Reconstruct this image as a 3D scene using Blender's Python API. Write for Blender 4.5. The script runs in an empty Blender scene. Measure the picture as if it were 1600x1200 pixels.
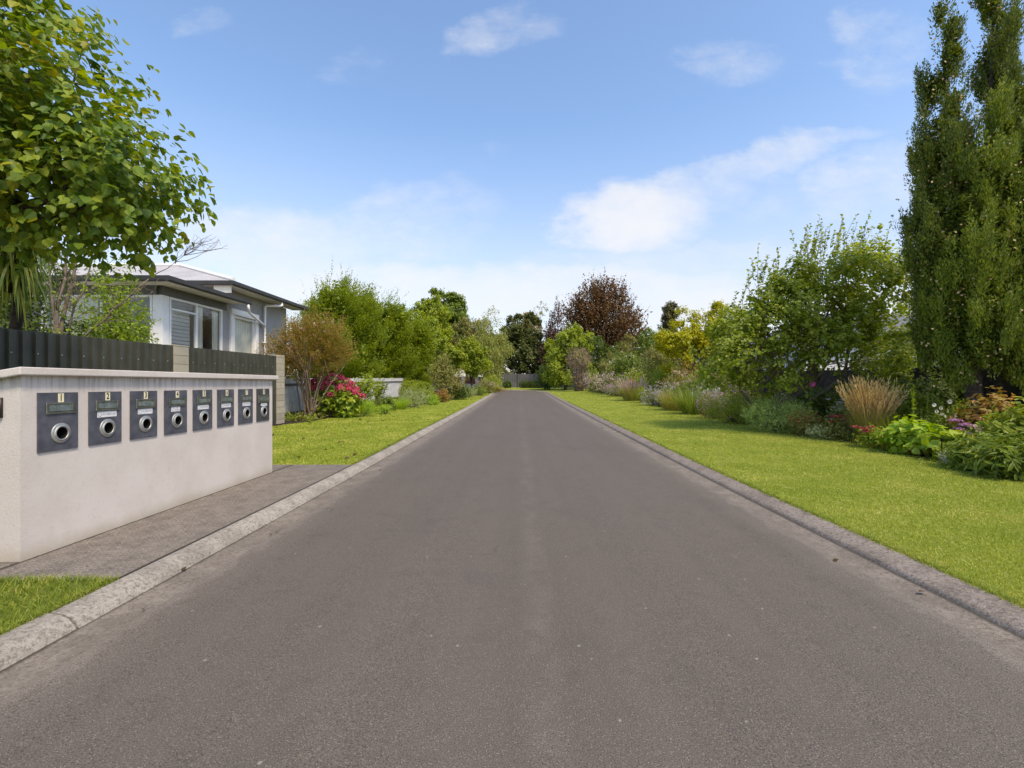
EXPO = 0.5
LEAF_GAIN = (2.6, 2.45, 1.9)
SUN_E, SUN_ANGLE = 2.7, 10
SKY_E, SKY_SAT, SKY_VAL, SKY_HUE = .12, 1.06, 1.62, .5
HAZE_C = (4.95, 4.5, 4.45); CLOUD_C = (5.7, 5.65, 5.7)
import bpy, math, random
import numpy as np
from mathutils import Vector, Matrix

rng = np.random.default_rng(7)
random.seed(7)
SC = bpy.context.scene
COL = SC.collection
R = math.radians

# ------------------------------------------------------------------ ground form
_gy = np.array([-40, 0, 8, 14.5, 24.4, 40, 50, 60, 68, 90, 140, 400.])
_gz = np.array([0, 0, 0, .06, .15, .34, .50, .70, .90, 1.3, 1.9, 3.0])
_dy = np.linspace(-40, 400, 1761)
_dz = np.interp(_dy, _gy, _gz)
_k = np.ones(21) / 21
_dz = np.convolve(np.pad(_dz, 10, mode='edge'), _k, mode='valid')
def rise(Y): return np.interp(Y, _dy, _dz)
def sst(a, b, x):
    t = np.clip((np.asarray(x, float) - a) / (b - a), 0, 1); return t * t * (3 - 2 * t)
def G(X, Y):
    """height of lawn / garden level"""
    return rise(Y) + .035 * np.clip(np.asarray(X, float) - 3, 0, 5) * sst(14, 30, Y)
def gz(X, Y): return float(G(X, Y))

# ------------------------------------------------------------------ mesh building
def build(name, geoms, mats, loc=(0, 0, 0), parent=None, smooth=False, rz=0):
    V, LI, LS, MI, off, lo = [], [], [], [], 0, 0
    for v, fs, mi in geoms:
        v = np.asarray(v, float).reshape(-1, 3)
        V.append(v)
        for f in fs:
            f = np.asarray(f, np.int64)
            if f.ndim == 1: f = f[None, :]
            n, k = f.shape
            LI.append((f + off).ravel()); LS.append(lo + np.arange(n) * k); lo += n * k
            MI.append(np.full(n, mi))
        off += len(v)
    V = np.concatenate(V); LI = np.concatenate(LI); LS = np.concatenate(LS); MI = np.concatenate(MI)
    me = bpy.data.meshes.new(name)
    me.vertices.add(len(V)); me.vertices.foreach_set('co', V.ravel())
    me.loops.add(len(LI)); me.loops.foreach_set('vertex_index', LI.astype(np.int32))
    me.polygons.add(len(LS)); me.polygons.foreach_set('loop_start', LS.astype(np.int32))
    if not isinstance(mats, (list, tuple)): mats = [mats]
    for m in mats: me.materials.append(m)
    me.polygons.foreach_set('material_index', MI.astype(np.int32))
    me.polygons.foreach_set('use_smooth', np.full(len(LS), bool(smooth)))
    me.update(calc_edges=True)
    return link(name, me, loc, parent, rz)
def link(name, me, loc=(0, 0, 0), parent=None, rz=0):
    o = bpy.data.objects.new(name, me); COL.objects.link(o)
    o.location = loc; o.rotation_euler = (0, 0, rz)
    if parent: o.parent = parent
    return o
def tag(o, label=None, cat=None, group=None, kind=None):
    if label: o['label'] = label
    if cat: o['category'] = cat
    if group: o['group'] = group
    if kind: o['kind'] = kind
    return o
def empty(name, loc, label=None, cat=None, group=None, rz=0):
    o = link(name, None, loc, None, rz); o.empty_display_size = .2
    return tag(o, label, cat, group)
def copy_tree(o, parent=None):
    c = o.copy(); COL.objects.link(c); c.parent = parent
    for ch in list(o.children): copy_tree(ch, c)
    return c
def bevel(o, w=.006, seg=2):
    m = o.modifiers.new('bevel', 'BEVEL'); m.width = w; m.segments = seg; m.limit_method = 'ANGLE'; m.angle_limit = R(40); return o

class MB:
    def __init__(s): s.g = []
    def add(s, v, fs, mi=0): s.g.append((np.asarray(v, float), fs, mi)); return s
    def box(s, a, b, mi=0):
        x0, y0, z0 = a; x1, y1, z1 = b
        v = [(x0,y0,z0),(x1,y0,z0),(x1,y1,z0),(x0,y1,z0),(x0,y0,z1),(x1,y0,z1),(x1,y1,z1),(x0,y1,z1)]
        return s.add(v, [[(0,3,2,1),(4,5,6,7),(0,1,5,4),(1,2,6,5),(2,3,7,6),(3,0,4,7)]], mi)
    def tube(s, pts, r0, r1=None, n=6, mi=0, cap=True):
        pts = np.asarray(pts, float); m = len(pts); r1 = r0 if r1 is None else r1
        rad = np.linspace(r0, r1, m) if np.isscalar(r0) else np.asarray(r0)
        T = np.gradient(pts, axis=0); T /= np.linalg.norm(T, axis=1)[:, None] + 1e-9
        ref = np.array([0, 0, 1.]) if abs(T[:, 2]).mean() < .85 else np.array([1., 0, 0])
        U = np.cross(T, ref); U /= np.linalg.norm(U, axis=1)[:, None] + 1e-9
        W = np.cross(T, U)
        a = np.linspace(0, 2 * np.pi, n, endpoint=False)
        v = pts[:, None] + rad[:, None, None] * (np.cos(a)[None, :, None] * U[:, None] + np.sin(a)[None, :, None] * W[:, None])
        v = v.reshape(-1, 3)
        i = np.arange(m - 1)[:, None] * n; j = np.arange(n)[None, :]; j2 = (j + 1) % n
        f = np.stack([i + j, i + j2, i + n + j2, i + n + j], -1).reshape(-1, 4)
        fs = [f]
        if cap: fs += [np.arange(n)[None, ::-1], (np.arange(n) + (m - 1) * n)[None]]
        return s.add(v, fs, mi)
    def lathe(s, prof, n=24, mi=0, M=None):
        """prof: (r, h) list, turned round z; M maps to place"""
        p = np.asarray(prof, float); m = len(p); a = np.linspace(0, 2*np.pi, n, endpoint=False)
        v = np.stack([p[:, 0][:, None]*np.cos(a), p[:, 0][:, None]*np.sin(a), np.repeat(p[:, 1][:, None], n, 1)], -1).reshape(-1, 3)
        if M is not None:
            M = np.array(M); v = v @ M[:3, :3].T + M[:3, 3]
        i = np.arange(m-1)[:, None]*n; j = np.arange(n)[None]; j2 = (j+1) % n
        return s.add(v, [np.stack([i+j, i+j2, i+n+j2, i+n+j], -1).reshape(-1, 4)], mi)
    def poly(s, v, mi=0): return s.add(v, [np.arange(len(v))[None]], mi)
    def grid(s, Vg, mi=0):
        a, b, _ = Vg.shape
        i = np.arange(a-1)[:, None]*b; j = np.arange(b-1)[None]
        return s.add(Vg.reshape(-1, 3), [np.stack([i+j, i+j+1, i+b+j+1, i+b+j], -1).reshape(-1, 4)], mi)
    def prism(s, prof, ax, a, b, mi=0):
        """closed profile (2D) extruded along axis ax ('y': prof=(x,z); 'x': prof=(y,z)) from a to b"""
        n = len(prof)
        if ax == 'y': v = [(p[0], a, p[1]) for p in prof] + [(p[0], b, p[1]) for p in prof]
        else: v = [(a, p[0], p[1]) for p in prof] + [(b, p[0], p[1]) for p in prof]
        f = [(i, (i+1) % n, n+(i+1) % n, n+i) for i in range(n)]
        return s.add(v, [f, [tuple(range(n))[::-1]], [tuple(range(n, 2*n))]], mi)
    def build(s, name, mats, loc=(0,0,0), parent=None, smooth=False, rz=0, local=False):
        """vertices are world coordinates unless local; stored relative to loc (and to the parent)"""
        g = s.g
        if not local:
            base = np.asarray(loc, float)
            if parent is not None: base = base + np.asarray(world_loc(parent))
            g = [(v - base, f, m) for v, f, m in g]
        return build(name, g, mats, loc, parent, smooth, rz)
def world_loc(o):
    l = Vector(o.location)
    while o.parent: o = o.parent; l = l + Vector(o.location)
    return l

# ------------------------------------------------------------------ materials
def new_mat(name):
    m = bpy.data.materials.new(name); m.use_nodes = True
    nt = m.node_tree; nt.nodes.clear()
    out = nt.nodes.new('ShaderNodeOutputMaterial')
    return m, nt, out
def nd(nt, typ, **kw):
    n = nt.nodes.new(typ)
    for k, v in kw.items():
        if k.startswith('i_'):
            key = k[2:]; n.inputs[int(key) if key.isdigit() else key.replace('_', ' ')].default_value = v
        else: setattr(n, k, v)
    return n
def ramp(nt, stops, interp='LINEAR'):
    n = nt.nodes.new('ShaderNodeValToRGB'); cr = n.color_ramp; cr.interpolation = interp
    while len(cr.elements) < len(stops): cr.elements.new(.5)
    for e, (p, c) in zip(cr.elements, stops):
        e.position = p; e.color = (*c, 1) if len(c) == 3 else c
    return n
def mixc(nt, a, b, fac, mode='MIX'):
    n = nt.nodes.new('ShaderNodeMix'); n.data_type = 'RGBA'; n.blend_type = mode; n.clamp_factor = True
    for sock, val in ((n.inputs['Factor'], fac), (n.inputs['A'], a), (n.inputs['B'], b)):
        pass
    fa = [i for i in n.inputs if i.name == 'Factor' and i.type == 'VALUE'][0]
    A = [i for i in n.inputs if i.name == 'A' and i.type == 'RGBA'][0]
    B = [i for i in n.inputs if i.name == 'B' and i.type == 'RGBA'][0]
    for sock, val in ((fa, fac), (A, a), (B, b)):
        if hasattr(val, 'links') or hasattr(val, 'is_linked'): nt.links.new(val, sock)
        elif sock is fa: sock.default_value = val
        else: sock.default_value = (*val, 1)
    return [o for o in n.outputs if o.type == 'RGBA'][0]
def noise(nt, scale, detail=4, rough=.55, coord=None, vec=None, dist=0):
    n = nd(nt, 'ShaderNodeTexNoise'); n.inputs['Scale'].default_value = scale
    n.inputs['Detail'].default_value = detail; n.inputs['Roughness'].default_value = rough
    n.inputs['Distortion'].default_value = dist
    if vec is None:
        tc = nd(nt, 'ShaderNodeTexCoord'); vec = tc.outputs['Object']
    nt.links.new(vec, n.inputs['Vector'])
    return n.outputs['Fac']
def math_(nt, op, a, b=None, c=None, clamp=False):
    n = nd(nt, 'ShaderNodeMath', operation=op); n.use_clamp = clamp
    for i, v in enumerate((a, b, c)):
        if v is None: continue
        if hasattr(v, 'links') or hasattr(v, 'is_linked'): nt.links.new(v, n.inputs[i])
        else: n.inputs[i].default_value = v
    return n.outputs[0]
def maprange(nt, v, a, b, c=0, d=1, smooth=True):
    n = nd(nt, 'ShaderNodeMapRange'); n.interpolation_type = 'SMOOTHSTEP' if smooth else 'LINEAR'
    nt.links.new(v, n.inputs['Value'])
    for k, x in zip(('From Min', 'From Max', 'To Min', 'To Max'), (a, b, c, d)): n.inputs[k].default_value = x
    return n.outputs['Result']
def principled(nt, out, col, rough=.7, metal=0, spec=.5, bump=None, bstr=.3, bdist=.01, coat=0):
    p = nd(nt, 'ShaderNodeBsdfPrincipled')
    for key, val in (('Base Color', col), ('Roughness', rough), ('Metallic', metal), ('Specular IOR Level', spec), ('Coat Weight', coat)):
        s = p.inputs[key]
        if hasattr(val, 'is_linked'): nt.links.new(val, s)
        elif key == 'Base Color': s.default_value = (*val, 1)
        else: s.default_value = val
    if bump is not None:
        b = nd(nt, 'ShaderNodeBump'); b.inputs['Strength'].default_value = bstr; b.inputs['Distance'].default_value = bdist
        nt.links.new(bump, b.inputs['Height']); nt.links.new(b.outputs[0], p.inputs['Normal'])
    nt.links.new(p.outputs[0], out.inputs['Surface'])
    return p
def geo_pos(nt): return nd(nt, 'ShaderNodeNewGeometry').outputs['Position']

def mottled(name, c0, c1, scale=6, rough=.7, metal=0, spec=.4, bstr=.2, bscale=60, bdist=.004, detail=5):
    m, nt, out = new_mat(name)
    P = geo_pos(nt)
    f = maprange(nt, noise(nt, scale, detail, .6, vec=P), .3, .7)
    b = noise(nt, bscale, 4, .6, vec=P)
    principled(nt, out, mixc(nt, c0, c1, f), rough, metal, spec, b, bstr, bdist)
    return m

def leaf_mat(name, cols, trans=.35, rough=.5, var=.35, scale=1.6, tcol=1.35):
    """cols: leaf colours; each leaf picks its own, with slow drift over the plant"""
    m, nt, out = new_mat(name)
    g = nd(nt, 'ShaderNodeNewGeometry')
    cols = [tuple(min(.75, v*g_) if max(c) < .3 else v for v, g_ in zip(c, LEAF_GAIN)) for c in cols]
    n = len(cols)
    rp = ramp(nt, [(i / max(1, n - 1), c) for i, c in enumerate(cols)])
    nz = noise(nt, scale, 2, .5, vec=g.outputs['Position'])
    f = math_(nt, 'ADD', math_(nt, 'MULTIPLY', g.outputs['Random Per Island'], 1 - var * .7),
              math_(nt, 'MULTIPLY', math_(nt, 'SUBTRACT', nz, .3), var * 1.8), clamp=True)
    nt.links.new(f, rp.inputs[0])
    col = rp.outputs[0]
    hs = nd(nt, 'ShaderNodeHueSaturation'); hs.inputs['Hue'].default_value = .488; hs.inputs['Value'].default_value = tcol
    hs.inputs['Saturation'].default_value = 1.1
    nt.links.new(col, hs.inputs['Color'])
    p = nd(nt, 'ShaderNodeBsdfPrincipled'); p.inputs['Roughness'].default_value = rough
    p.inputs['Specular IOR Level'].default_value = .35
    nt.links.new(col, p.inputs['Base Color'])
    t = nd(nt, 'ShaderNodeBsdfTranslucent'); nt.links.new(hs.outputs[0], t.inputs['Color'])
    mx = nd(nt, 'ShaderNodeMixShader'); mx.inputs[0].default_value = trans
    nt.links.new(p.outputs[0], mx.inputs[1]); nt.links.new(t.outputs[0], mx.inputs[2])
    nt.links.new(mx.outputs[0], out.inputs['Surface'])
    return m

# ------------------------------------------------------------------ foliage
def unit(a): return a / (np.linalg.norm(a, axis=-1, keepdims=True) + 1e-9)
def rdir(n): return unit(rng.normal(size=(n, 3)))
def leaves(P, A, N, L, W, kind='d', mi=0):
    n = len(P); A = unit(A); N = unit(N - A * (N * A).sum(1, keepdims=True)); S = np.cross(A, N)
    L = np.broadcast_to(np.asarray(L, float), (n,))[:, None]; W = np.broadcast_to(np.asarray(W, float), (n,))[:, None] * .5
    if kind == 'd':
        v = np.stack([P, P + A*L*.45 + S*W + N*W*.25, P + A*L, P + A*L*.45 - S*W + N*W*.25], 1)
        f = np.arange(n)[:, None]*4 + np.arange(4)
        return (v.reshape(-1, 3), [f], mi)
    if kind == 'o':      # six-point oval, folded on the midrib
        v = np.stack([P, P + A*L*.3 + S*W + N*W*.3, P + A*L*.68 + S*W*.8 + N*W*.2, P + A*L - N*L*.08,
                      P + A*L*.68 - S*W*.8 + N*W*.2, P + A*L*.3 - S*W + N*W*.3], 1)
        b = np.arange(n)[:, None]*6
        return (v.reshape(-1, 3), [b + np.array([0, 1, 2, 3]), b + np.array([0, 3, 4, 5])], mi)
    if kind == 'h':      # broad heart leaf with a cupped blade
        cs = [(-.06, 0, 0), (.02, .55, .12), (.3, 1., .28), (.62, .78, .2), (.86, .36, .05), (1, 0, -.14)]
        cen = [(.3, 0, 0), (.62, 0, -.02)]
        pt = lambda a, s, u: P + A*L*a + S*W*s + N*W*u
        lst = [pt(0, 0, 0)] + [pt(a, s, u) for a, s, u in cs[1:5]] + [pt(*cs[5])] + [pt(a, -s, u) for a, s, u in cs[4:0:-1]] + [pt(*c) for c in cen]
        v = np.stack(lst, 1); k = len(lst); b = np.arange(n)[:, None]*k
        q = [(0, 1, 2, 10), (10, 2, 3, 11), (11, 3, 4, 5), (0, 10, 8, 9), (10, 11, 7, 8), (11, 5, 6, 7)]
        return (v.reshape(-1, 3), [b + np.array(x) for x in q], mi)
def lump_noise(U, seed, k=6, f=3.):
    r = np.random.default_rng(seed); K = r.normal(size=(k, 3)) * f; ph = r.uniform(0, 6.28, k)
    return np.sin(U @ K.T + ph).mean(1) * 1.6
def crown_pts(blobs, n, shell=(.6, 1.), lump=.18, floor=None, flat=0, sub=None):
    if sub:      # billows: many small masses set on the big ones
        m, f, share = sub
        C0, O0 = crown_pts(blobs, m, (.72, .98), lump)
        rm = np.mean(np.asarray(blobs)[:, 3:])*f*(.6 + .8*rng.random(m))
        i = rng.integers(0, m, int(n*share)); U = rdir(len(i)); U = unit(U + O0[i]*.5)
        C1 = C0[i] + U*(rm[i]*(.55 + .5*rng.random(len(i))))[:, None]
        C2, O2 = crown_pts(blobs, n - len(i), (.25, .85), lump)
        return np.vstack([C1, C2]), np.vstack([unit(U + O0[i]*.6), O2])
    B = np.asarray(blobs, float); w = (B[:, 3]*B[:, 4] + B[:, 4]*B[:, 5] + B[:, 3]*B[:, 5]); w /= w.sum()
    idx = rng.choice(len(B), n, p=w); U = rdir(n)
    if flat: U[:, 2] = np.where(U[:, 2] < -flat, -U[:, 2], U[:, 2])
    r = shell[0] + (shell[1] - shell[0]) * rng.random(n) ** .6
    r = r * (1 + lump * lump_noise(U + idx[:, None]*1.7, 11 + len(B), f=4.))
    C = B[idx, :3] + U * r[:, None] * B[idx, 3:]
    O = unit(U / B[idx, 3:])
    return C, O
def clump(C, D, length, k, L, W, spread=1., rnd=.6, droop=0., nup=.6, kind='d', jit=.25, taper=0, mi=0, lv=.35, O=None):
    if kind == 'd': W = W*1.2
    """k leaves along a shoot from each C in direction D"""
    n = len(C); length = np.broadcast_to(np.asarray(length, float), (n,))
    t = (np.arange(k)[None] + rng.random((n, k))) / k
    P = C[:, None] + D[:, None] * (t * length[:, None])[..., None] + rng.normal(size=(n, k, 3)) * (jit * length * .3)[:, None, None]
    D2 = np.repeat(D[:, None], k, 1).reshape(-1, 3); P = P.reshape(-1, 3)
    side = rdir(n*k); side = unit(side - D2 * (side*D2).sum(1, keepdims=True))
    A = unit(D2 * (1 - spread*.55) + side * spread + rdir(n*k) * rnd * .5 + np.array([0, 0, -droop]))
    N = np.array([0, 0, nup]) + rdir(n*k) * .6 + D2 * .2
    if O is not None: N = N + np.repeat(O, k, 0)*.7
    N = unit(N)
    s = 1 - lv + 2*lv*rng.random(n*k)
    if taper: s = s * (1 - taper * t.reshape(-1))
    return leaves(P, A, N, L * s, W * s, kind, mi)
def crown(blobs, n, k, length, L, W, up=.3, out=.8, rnd=.5, mi=0, shell=(.6, 1.), lump=.18, lean=(0, 0, 0), lenvar=.4, flat=0, sub=None, **kw):
    C, O = crown_pts(blobs, n, shell, lump, flat=flat, sub=sub)
    D = unit(O * out + np.array([lean[0], lean[1], up + lean[2]]) + rdir(n) * rnd)
    ln = length * (1 - lenvar + 2*lenvar*rng.random(n))
    return clump(C - D * ln[:, None] * .4, D, ln, k, L, W, mi=mi, O=O, **kw)
def plumes(C, D, O, length, rad, k, L, W, mi=0, kind='d', open_=.6):
    """spindle-shaped leafy sprays"""
    n = len(C); length = np.broadcast_to(np.asarray(length, float), (n,)); D = unit(D)
    t = rng.random((n, k)); sd = rdir(n*k).reshape(n, k, 3); sd = unit(sd - D[:, None]*(sd*D[:, None]).sum(-1, keepdims=True))
    r = rad*np.sin(np.pi*np.clip(t*.85 + .12, 0, 1))*rng.random((n, k))**.5
    P = C[:, None] + D[:, None]*(t*length[:, None])[..., None] + sd*r[..., None]
    A = unit(D[:, None] + sd*open_ + rng.normal(size=(n, k, 3))*.2); N = unit(sd*.7 + O[:, None]*.6 + np.array([0, 0, .35]) + rng.normal(size=(n, k, 3))*.35)
    s = (.65 + .7*rng.random((n, k)))*(1.1 - .35*t)
    return leaves(P.reshape(-1, 3), A.reshape(-1, 3), N.reshape(-1, 3), L*s.ravel(), W*s.ravel(), kind, mi)
def strap(P, D, length, width, bend=1., seg=5, mi=0, taper=.15, flutter=0):
    """long narrow arching blades: start P, start direction D, falling by 'bend'"""
    n = len(P); length = np.broadcast_to(np.asarray(length, float), (n,)); width = np.broadcast_to(np.asarray(width, float), (n,))
    D = unit(D); h = unit(np.cross(D, np.array([0, 0, 1.])) + rng.normal(size=(n, 3))*.15)
    bend = np.broadcast_to(np.asarray(bend, float), (n,))
    p = P.copy(); d = D.copy(); rows = []
    for i in range(seg + 1):
        t = i / seg
        w = width * (.55 + .9*t if t < .4 else (1 - (t-.4)/.6) * (.91 - taper) + taper * .4) * .5
        rows.append(np.stack([p - h*w[:, None], p + h*w[:, None]], 1))
        p = p + d * (length/seg)[:, None]
        d = unit(d + np.array([0, 0, -1.]) * (bend/seg)[:, None] + rng.normal(size=(n, 3))*flutter)
    v = np.stack(rows, 1)           # n, seg+1, 2, 3
    m = (seg+1)*2; b = np.arange(n)[:, None, None]*m; i = np.arange(seg)[None, :, None]*2
    f = (b + i + np.array([0, 1, 3, 2])).reshape(-1, 4)
    return (v.reshape(-1, 3), [f], mi)
def limb_pts(p0, p1, m=6, wob=.06, sag=0.):
    p0 = np.asarray(p0, float); p1 = np.asarray(p1, float); t = np.linspace(0, 1, m)[:, None]
    L = np.linalg.norm(p1-p0)
    p = p0 + (p1-p0)*t + np.sin(t*np.pi)*rng.normal(size=(1, 3))*wob*L + rng.normal(size=(m, 3))*wob*.25*L*np.sin(t*np.pi)
    p[:, 2] += np.sin(t[:, 0]*np.pi)*sag*L
    return p
def branchwork(mb, base, fork, blobs, r, nb=3, twigs=40, mi=0, tw_r=.006, wob=.08, sides=6):
    """trunk to the fork, limbs to the blobs, twigs out to the crown's skin"""
    mb.tube(limb_pts(base, fork, 6, .03), r, r*.75, n=8, mi=mi)
    for b in blobs:
        c = np.array(b[:3]); q = limb_pts(fork, c, 7, wob, .05)
        mb.tube(q, r*.55, r*.2, n=sides, mi=mi)
        for _ in range(nb):
            e = c + rdir(1)[0]*np.array(b[3:])*.75
            s = q[rng.integers(3, 7)]
            qq = limb_pts(s, e, 6, wob)
            mb.tube(qq, r*.2, tw_r, n=5, mi=mi)
            for _ in range(max(1, twigs // (nb*len(blobs)))):
                s2 = qq[rng.integers(2, 6)]; e2 = s2 + unit(e - c + rdir(1)[0]*np.array(b[3:])*.9)*np.mean(b[3:])*.5*rng.uniform(.5, 1)
                mb.tube(limb_pts(s2, e2, 4, .06), tw_r*1.6, tw_r*.5, n=4, mi=mi, cap=False)
    return mb
def rel(geoms, base):
    b = np.asarray(base, float); return [(np.asarray(v) - b, f, m) for v, f, m in geoms]
# ================================================================== camera, light, sky
cam = bpy.data.cameras.new('camera'); co = bpy.data.objects.new('camera', cam); COL.objects.link(co)
co.location = (0, 0, 1.35); co.rotation_euler = (R(90), 0, 0)
cam.sensor_width = 36; cam.lens = 740 / 1600 * 36; cam.shift_x = -12 / 1600; cam.clip_end = 3000; cam.clip_start = .05
SC.camera = co
SC.view_settings.view_transform = 'Standard'; SC.view_settings.look = 'None'; SC.view_settings.gamma = 1
SC.view_settings.exposure = EXPO

SUN_EL, SUN_AZ = R(55), R(139)          # azimuth clockwise from the road's direction (+Y): behind the camera, to its right
sl = bpy.data.lights.new('sun', 'SUN'); sl.energy = SUN_E; sl.angle = R(SUN_ANGLE); sl.color = (1, .85, .64)
so = bpy.data.objects.new('sun', sl); COL.objects.link(so)
sd = Vector((math.sin(SUN_AZ)*math.cos(SUN_EL), math.cos(SUN_AZ)*math.cos(SUN_EL), math.sin(SUN_EL)))
so.rotation_euler = sd.to_track_quat('Z', 'Y').to_euler(); so.location = sd * 60

W = bpy.data.worlds.new('World'); SC.world = W; W.use_nodes = True
nt = W.node_tree; nt.nodes.clear()
out = nd(nt, 'ShaderNodeOutputWorld'); bg = nd(nt, 'ShaderNodeBackground'); bg.inputs['Strength'].default_value = SKY_E
nt.links.new(bg.outputs[0], out.inputs['Surface'])
sky = nd(nt, 'ShaderNodeTexSky'); sky.sky_type = 'NISHITA'; sky.sun_disc = False
sky.sun_elevation = SUN_EL; sky.sun_rotation = SUN_AZ; sky.air_density = 1.0; sky.dust_density = 1.2; sky.ozone_density = 1.0
tc = nd(nt, 'ShaderNodeTexCoord'); sep = nd(nt, 'ShaderNodeSeparateXYZ'); nt.links.new(tc.outputs['Generated'], sep.inputs[0])
dx, dy, dz = sep.outputs
hs = nd(nt, 'ShaderNodeHueSaturation'); nt.links.new(sky.outputs[0], hs.inputs['Color'])
hs.inputs['Saturation'].default_value = SKY_SAT; hs.inputs['Value'].default_value = SKY_VAL; hs.inputs['Hue'].default_value = SKY_HUE
yy = math_(nt, 'MAXIMUM', dy, .08)
u = math_(nt, 'DIVIDE', dx, yy); v = math_(nt, 'DIVIDE', dz, yy)
cmb = nd(nt, 'ShaderNodeCombineXYZ'); nt.links.new(u, cmb.inputs[0]); nt.links.new(v, cmb.inputs[1])
mp = nd(nt, 'ShaderNodeMapping'); mp.inputs['Scale'].default_value = (1, 1.7, 1); nt.links.new(cmb.outputs[0], mp.inputs[0])
n1 = noise(nt, 5.5, 8, .6, vec=mp.outputs[0]); 
mp2 = nd(nt, 'ShaderNodeMapping'); mp2.inputs['Location'].default_value = (3.1, 7.7, 2.); mp2.inputs['Scale'].default_value = (1, 1.7, 1); nt.links.new(cmb.outputs[0], mp2.inputs[0])
n2 = noise(nt, 3.2, 6, .6, vec=mp2.outputs[0])
uu = math_(nt, 'ADD', u, math_(nt, 'MULTIPLY', math_(nt, 'SUBTRACT', n1, .5), .22))
vv = math_(nt, 'ADD', v, math_(nt, 'MULTIPLY', math_(nt, 'SUBTRACT', n2, .5), .16))
total = None
CL = [ # u, v, ru, rv, tilt, strength: clouds by direction
 (-.03, .735, .15, .06, .2, .42), (-.67, .75, .10, .04, .1, .32), (.44, .675, .14, .06, -.1, .4), (.76, .71, .13, .09, .2, .45),
 (.23, .355, .17, .085, .05, 1.0), (.36, .40, .16, .07, .25, .6), (.52, .47, .22, .05, .35, .58), (.66, .535, .13, .03, .1, .5), (.78, .44, .22, .09, .2, .52), (.50, .40, .12, .07, .3, .4),
 (-.52, .285, .26, .09, .05, .7), (-.24, .34, .24, .10, .2, .42), (-.34, .67, .12, .05, .4, .22), (.33, .27, .42, .05, .05, .5), (-.1, .20, .75, .07, 0, .8), (.45, .17, .5, .06, .05, .75), (-.12, .47, .16, .03, .2, .2),
 (-.85, .20, .3, .06, 0, .6), (1.3, .5, .3, .1, .2, .5), (-1.4, .55, .35, .12, -.1, .5)]
for (cu, cv, ru, rv, tl, st) in CL:
    a = math_(nt, 'SUBTRACT', uu, cu); b = math_(nt, 'SUBTRACT', vv, cv)
    c, s = math.cos(tl), math.sin(tl)
    p = math_(nt, 'ADD', math_(nt, 'MULTIPLY', a, c/ru), math_(nt, 'MULTIPLY', b, s/ru))
    q = math_(nt, 'ADD', math_(nt, 'MULTIPLY', a, -s/rv), math_(nt, 'MULTIPLY', b, c/rv))
    d2 = math_(nt, 'ADD', math_(nt, 'MULTIPLY', p, p), math_(nt, 'MULTIPLY', q, q))
    m = maprange(nt, d2, 1.5, .1, 0, st)
    total = m if total is None else math_(nt, 'MAXIMUM', total, m)
# broken cloud elsewhere in the sky, out of the photograph's view
back = maprange(nt, dy, .25, -.05, 0, .55)
n3 = noise(nt, 2.5, 6, .6, vec=tc.outputs['Generated'])
total = math_(nt, 'MAXIMUM', total, math_(nt, 'MULTIPLY', back, maprange(nt, n3, .42, .7)))
nf = noise(nt, 16, 6, .65, vec=mp2.outputs[0])
er = math_(nt, 'ADD', math_(nt, 'MULTIPLY', n1, .62), math_(nt, 'MULTIPLY', nf, .38))
mask = maprange(nt, math_(nt, 'ADD', total, math_(nt, 'MULTIPLY', math_(nt, 'SUBTRACT', er, .5), 1.5)), .12, 1.25, 0, 1)
mask = math_(nt, 'MULTIPLY', mask, maprange(nt, total, 0, .25), clamp=True)
hz = maprange(nt, dz, .50, -.02, 0, .70)
col = mixc(nt, hs.outputs[0], HAZE_C, hz)
col = mixc(nt, col, CLOUD_C, math_(nt, 'MULTIPLY', mask, .86, clamp=True))
nt.links.new(col, bg.inputs['Color'])

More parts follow.
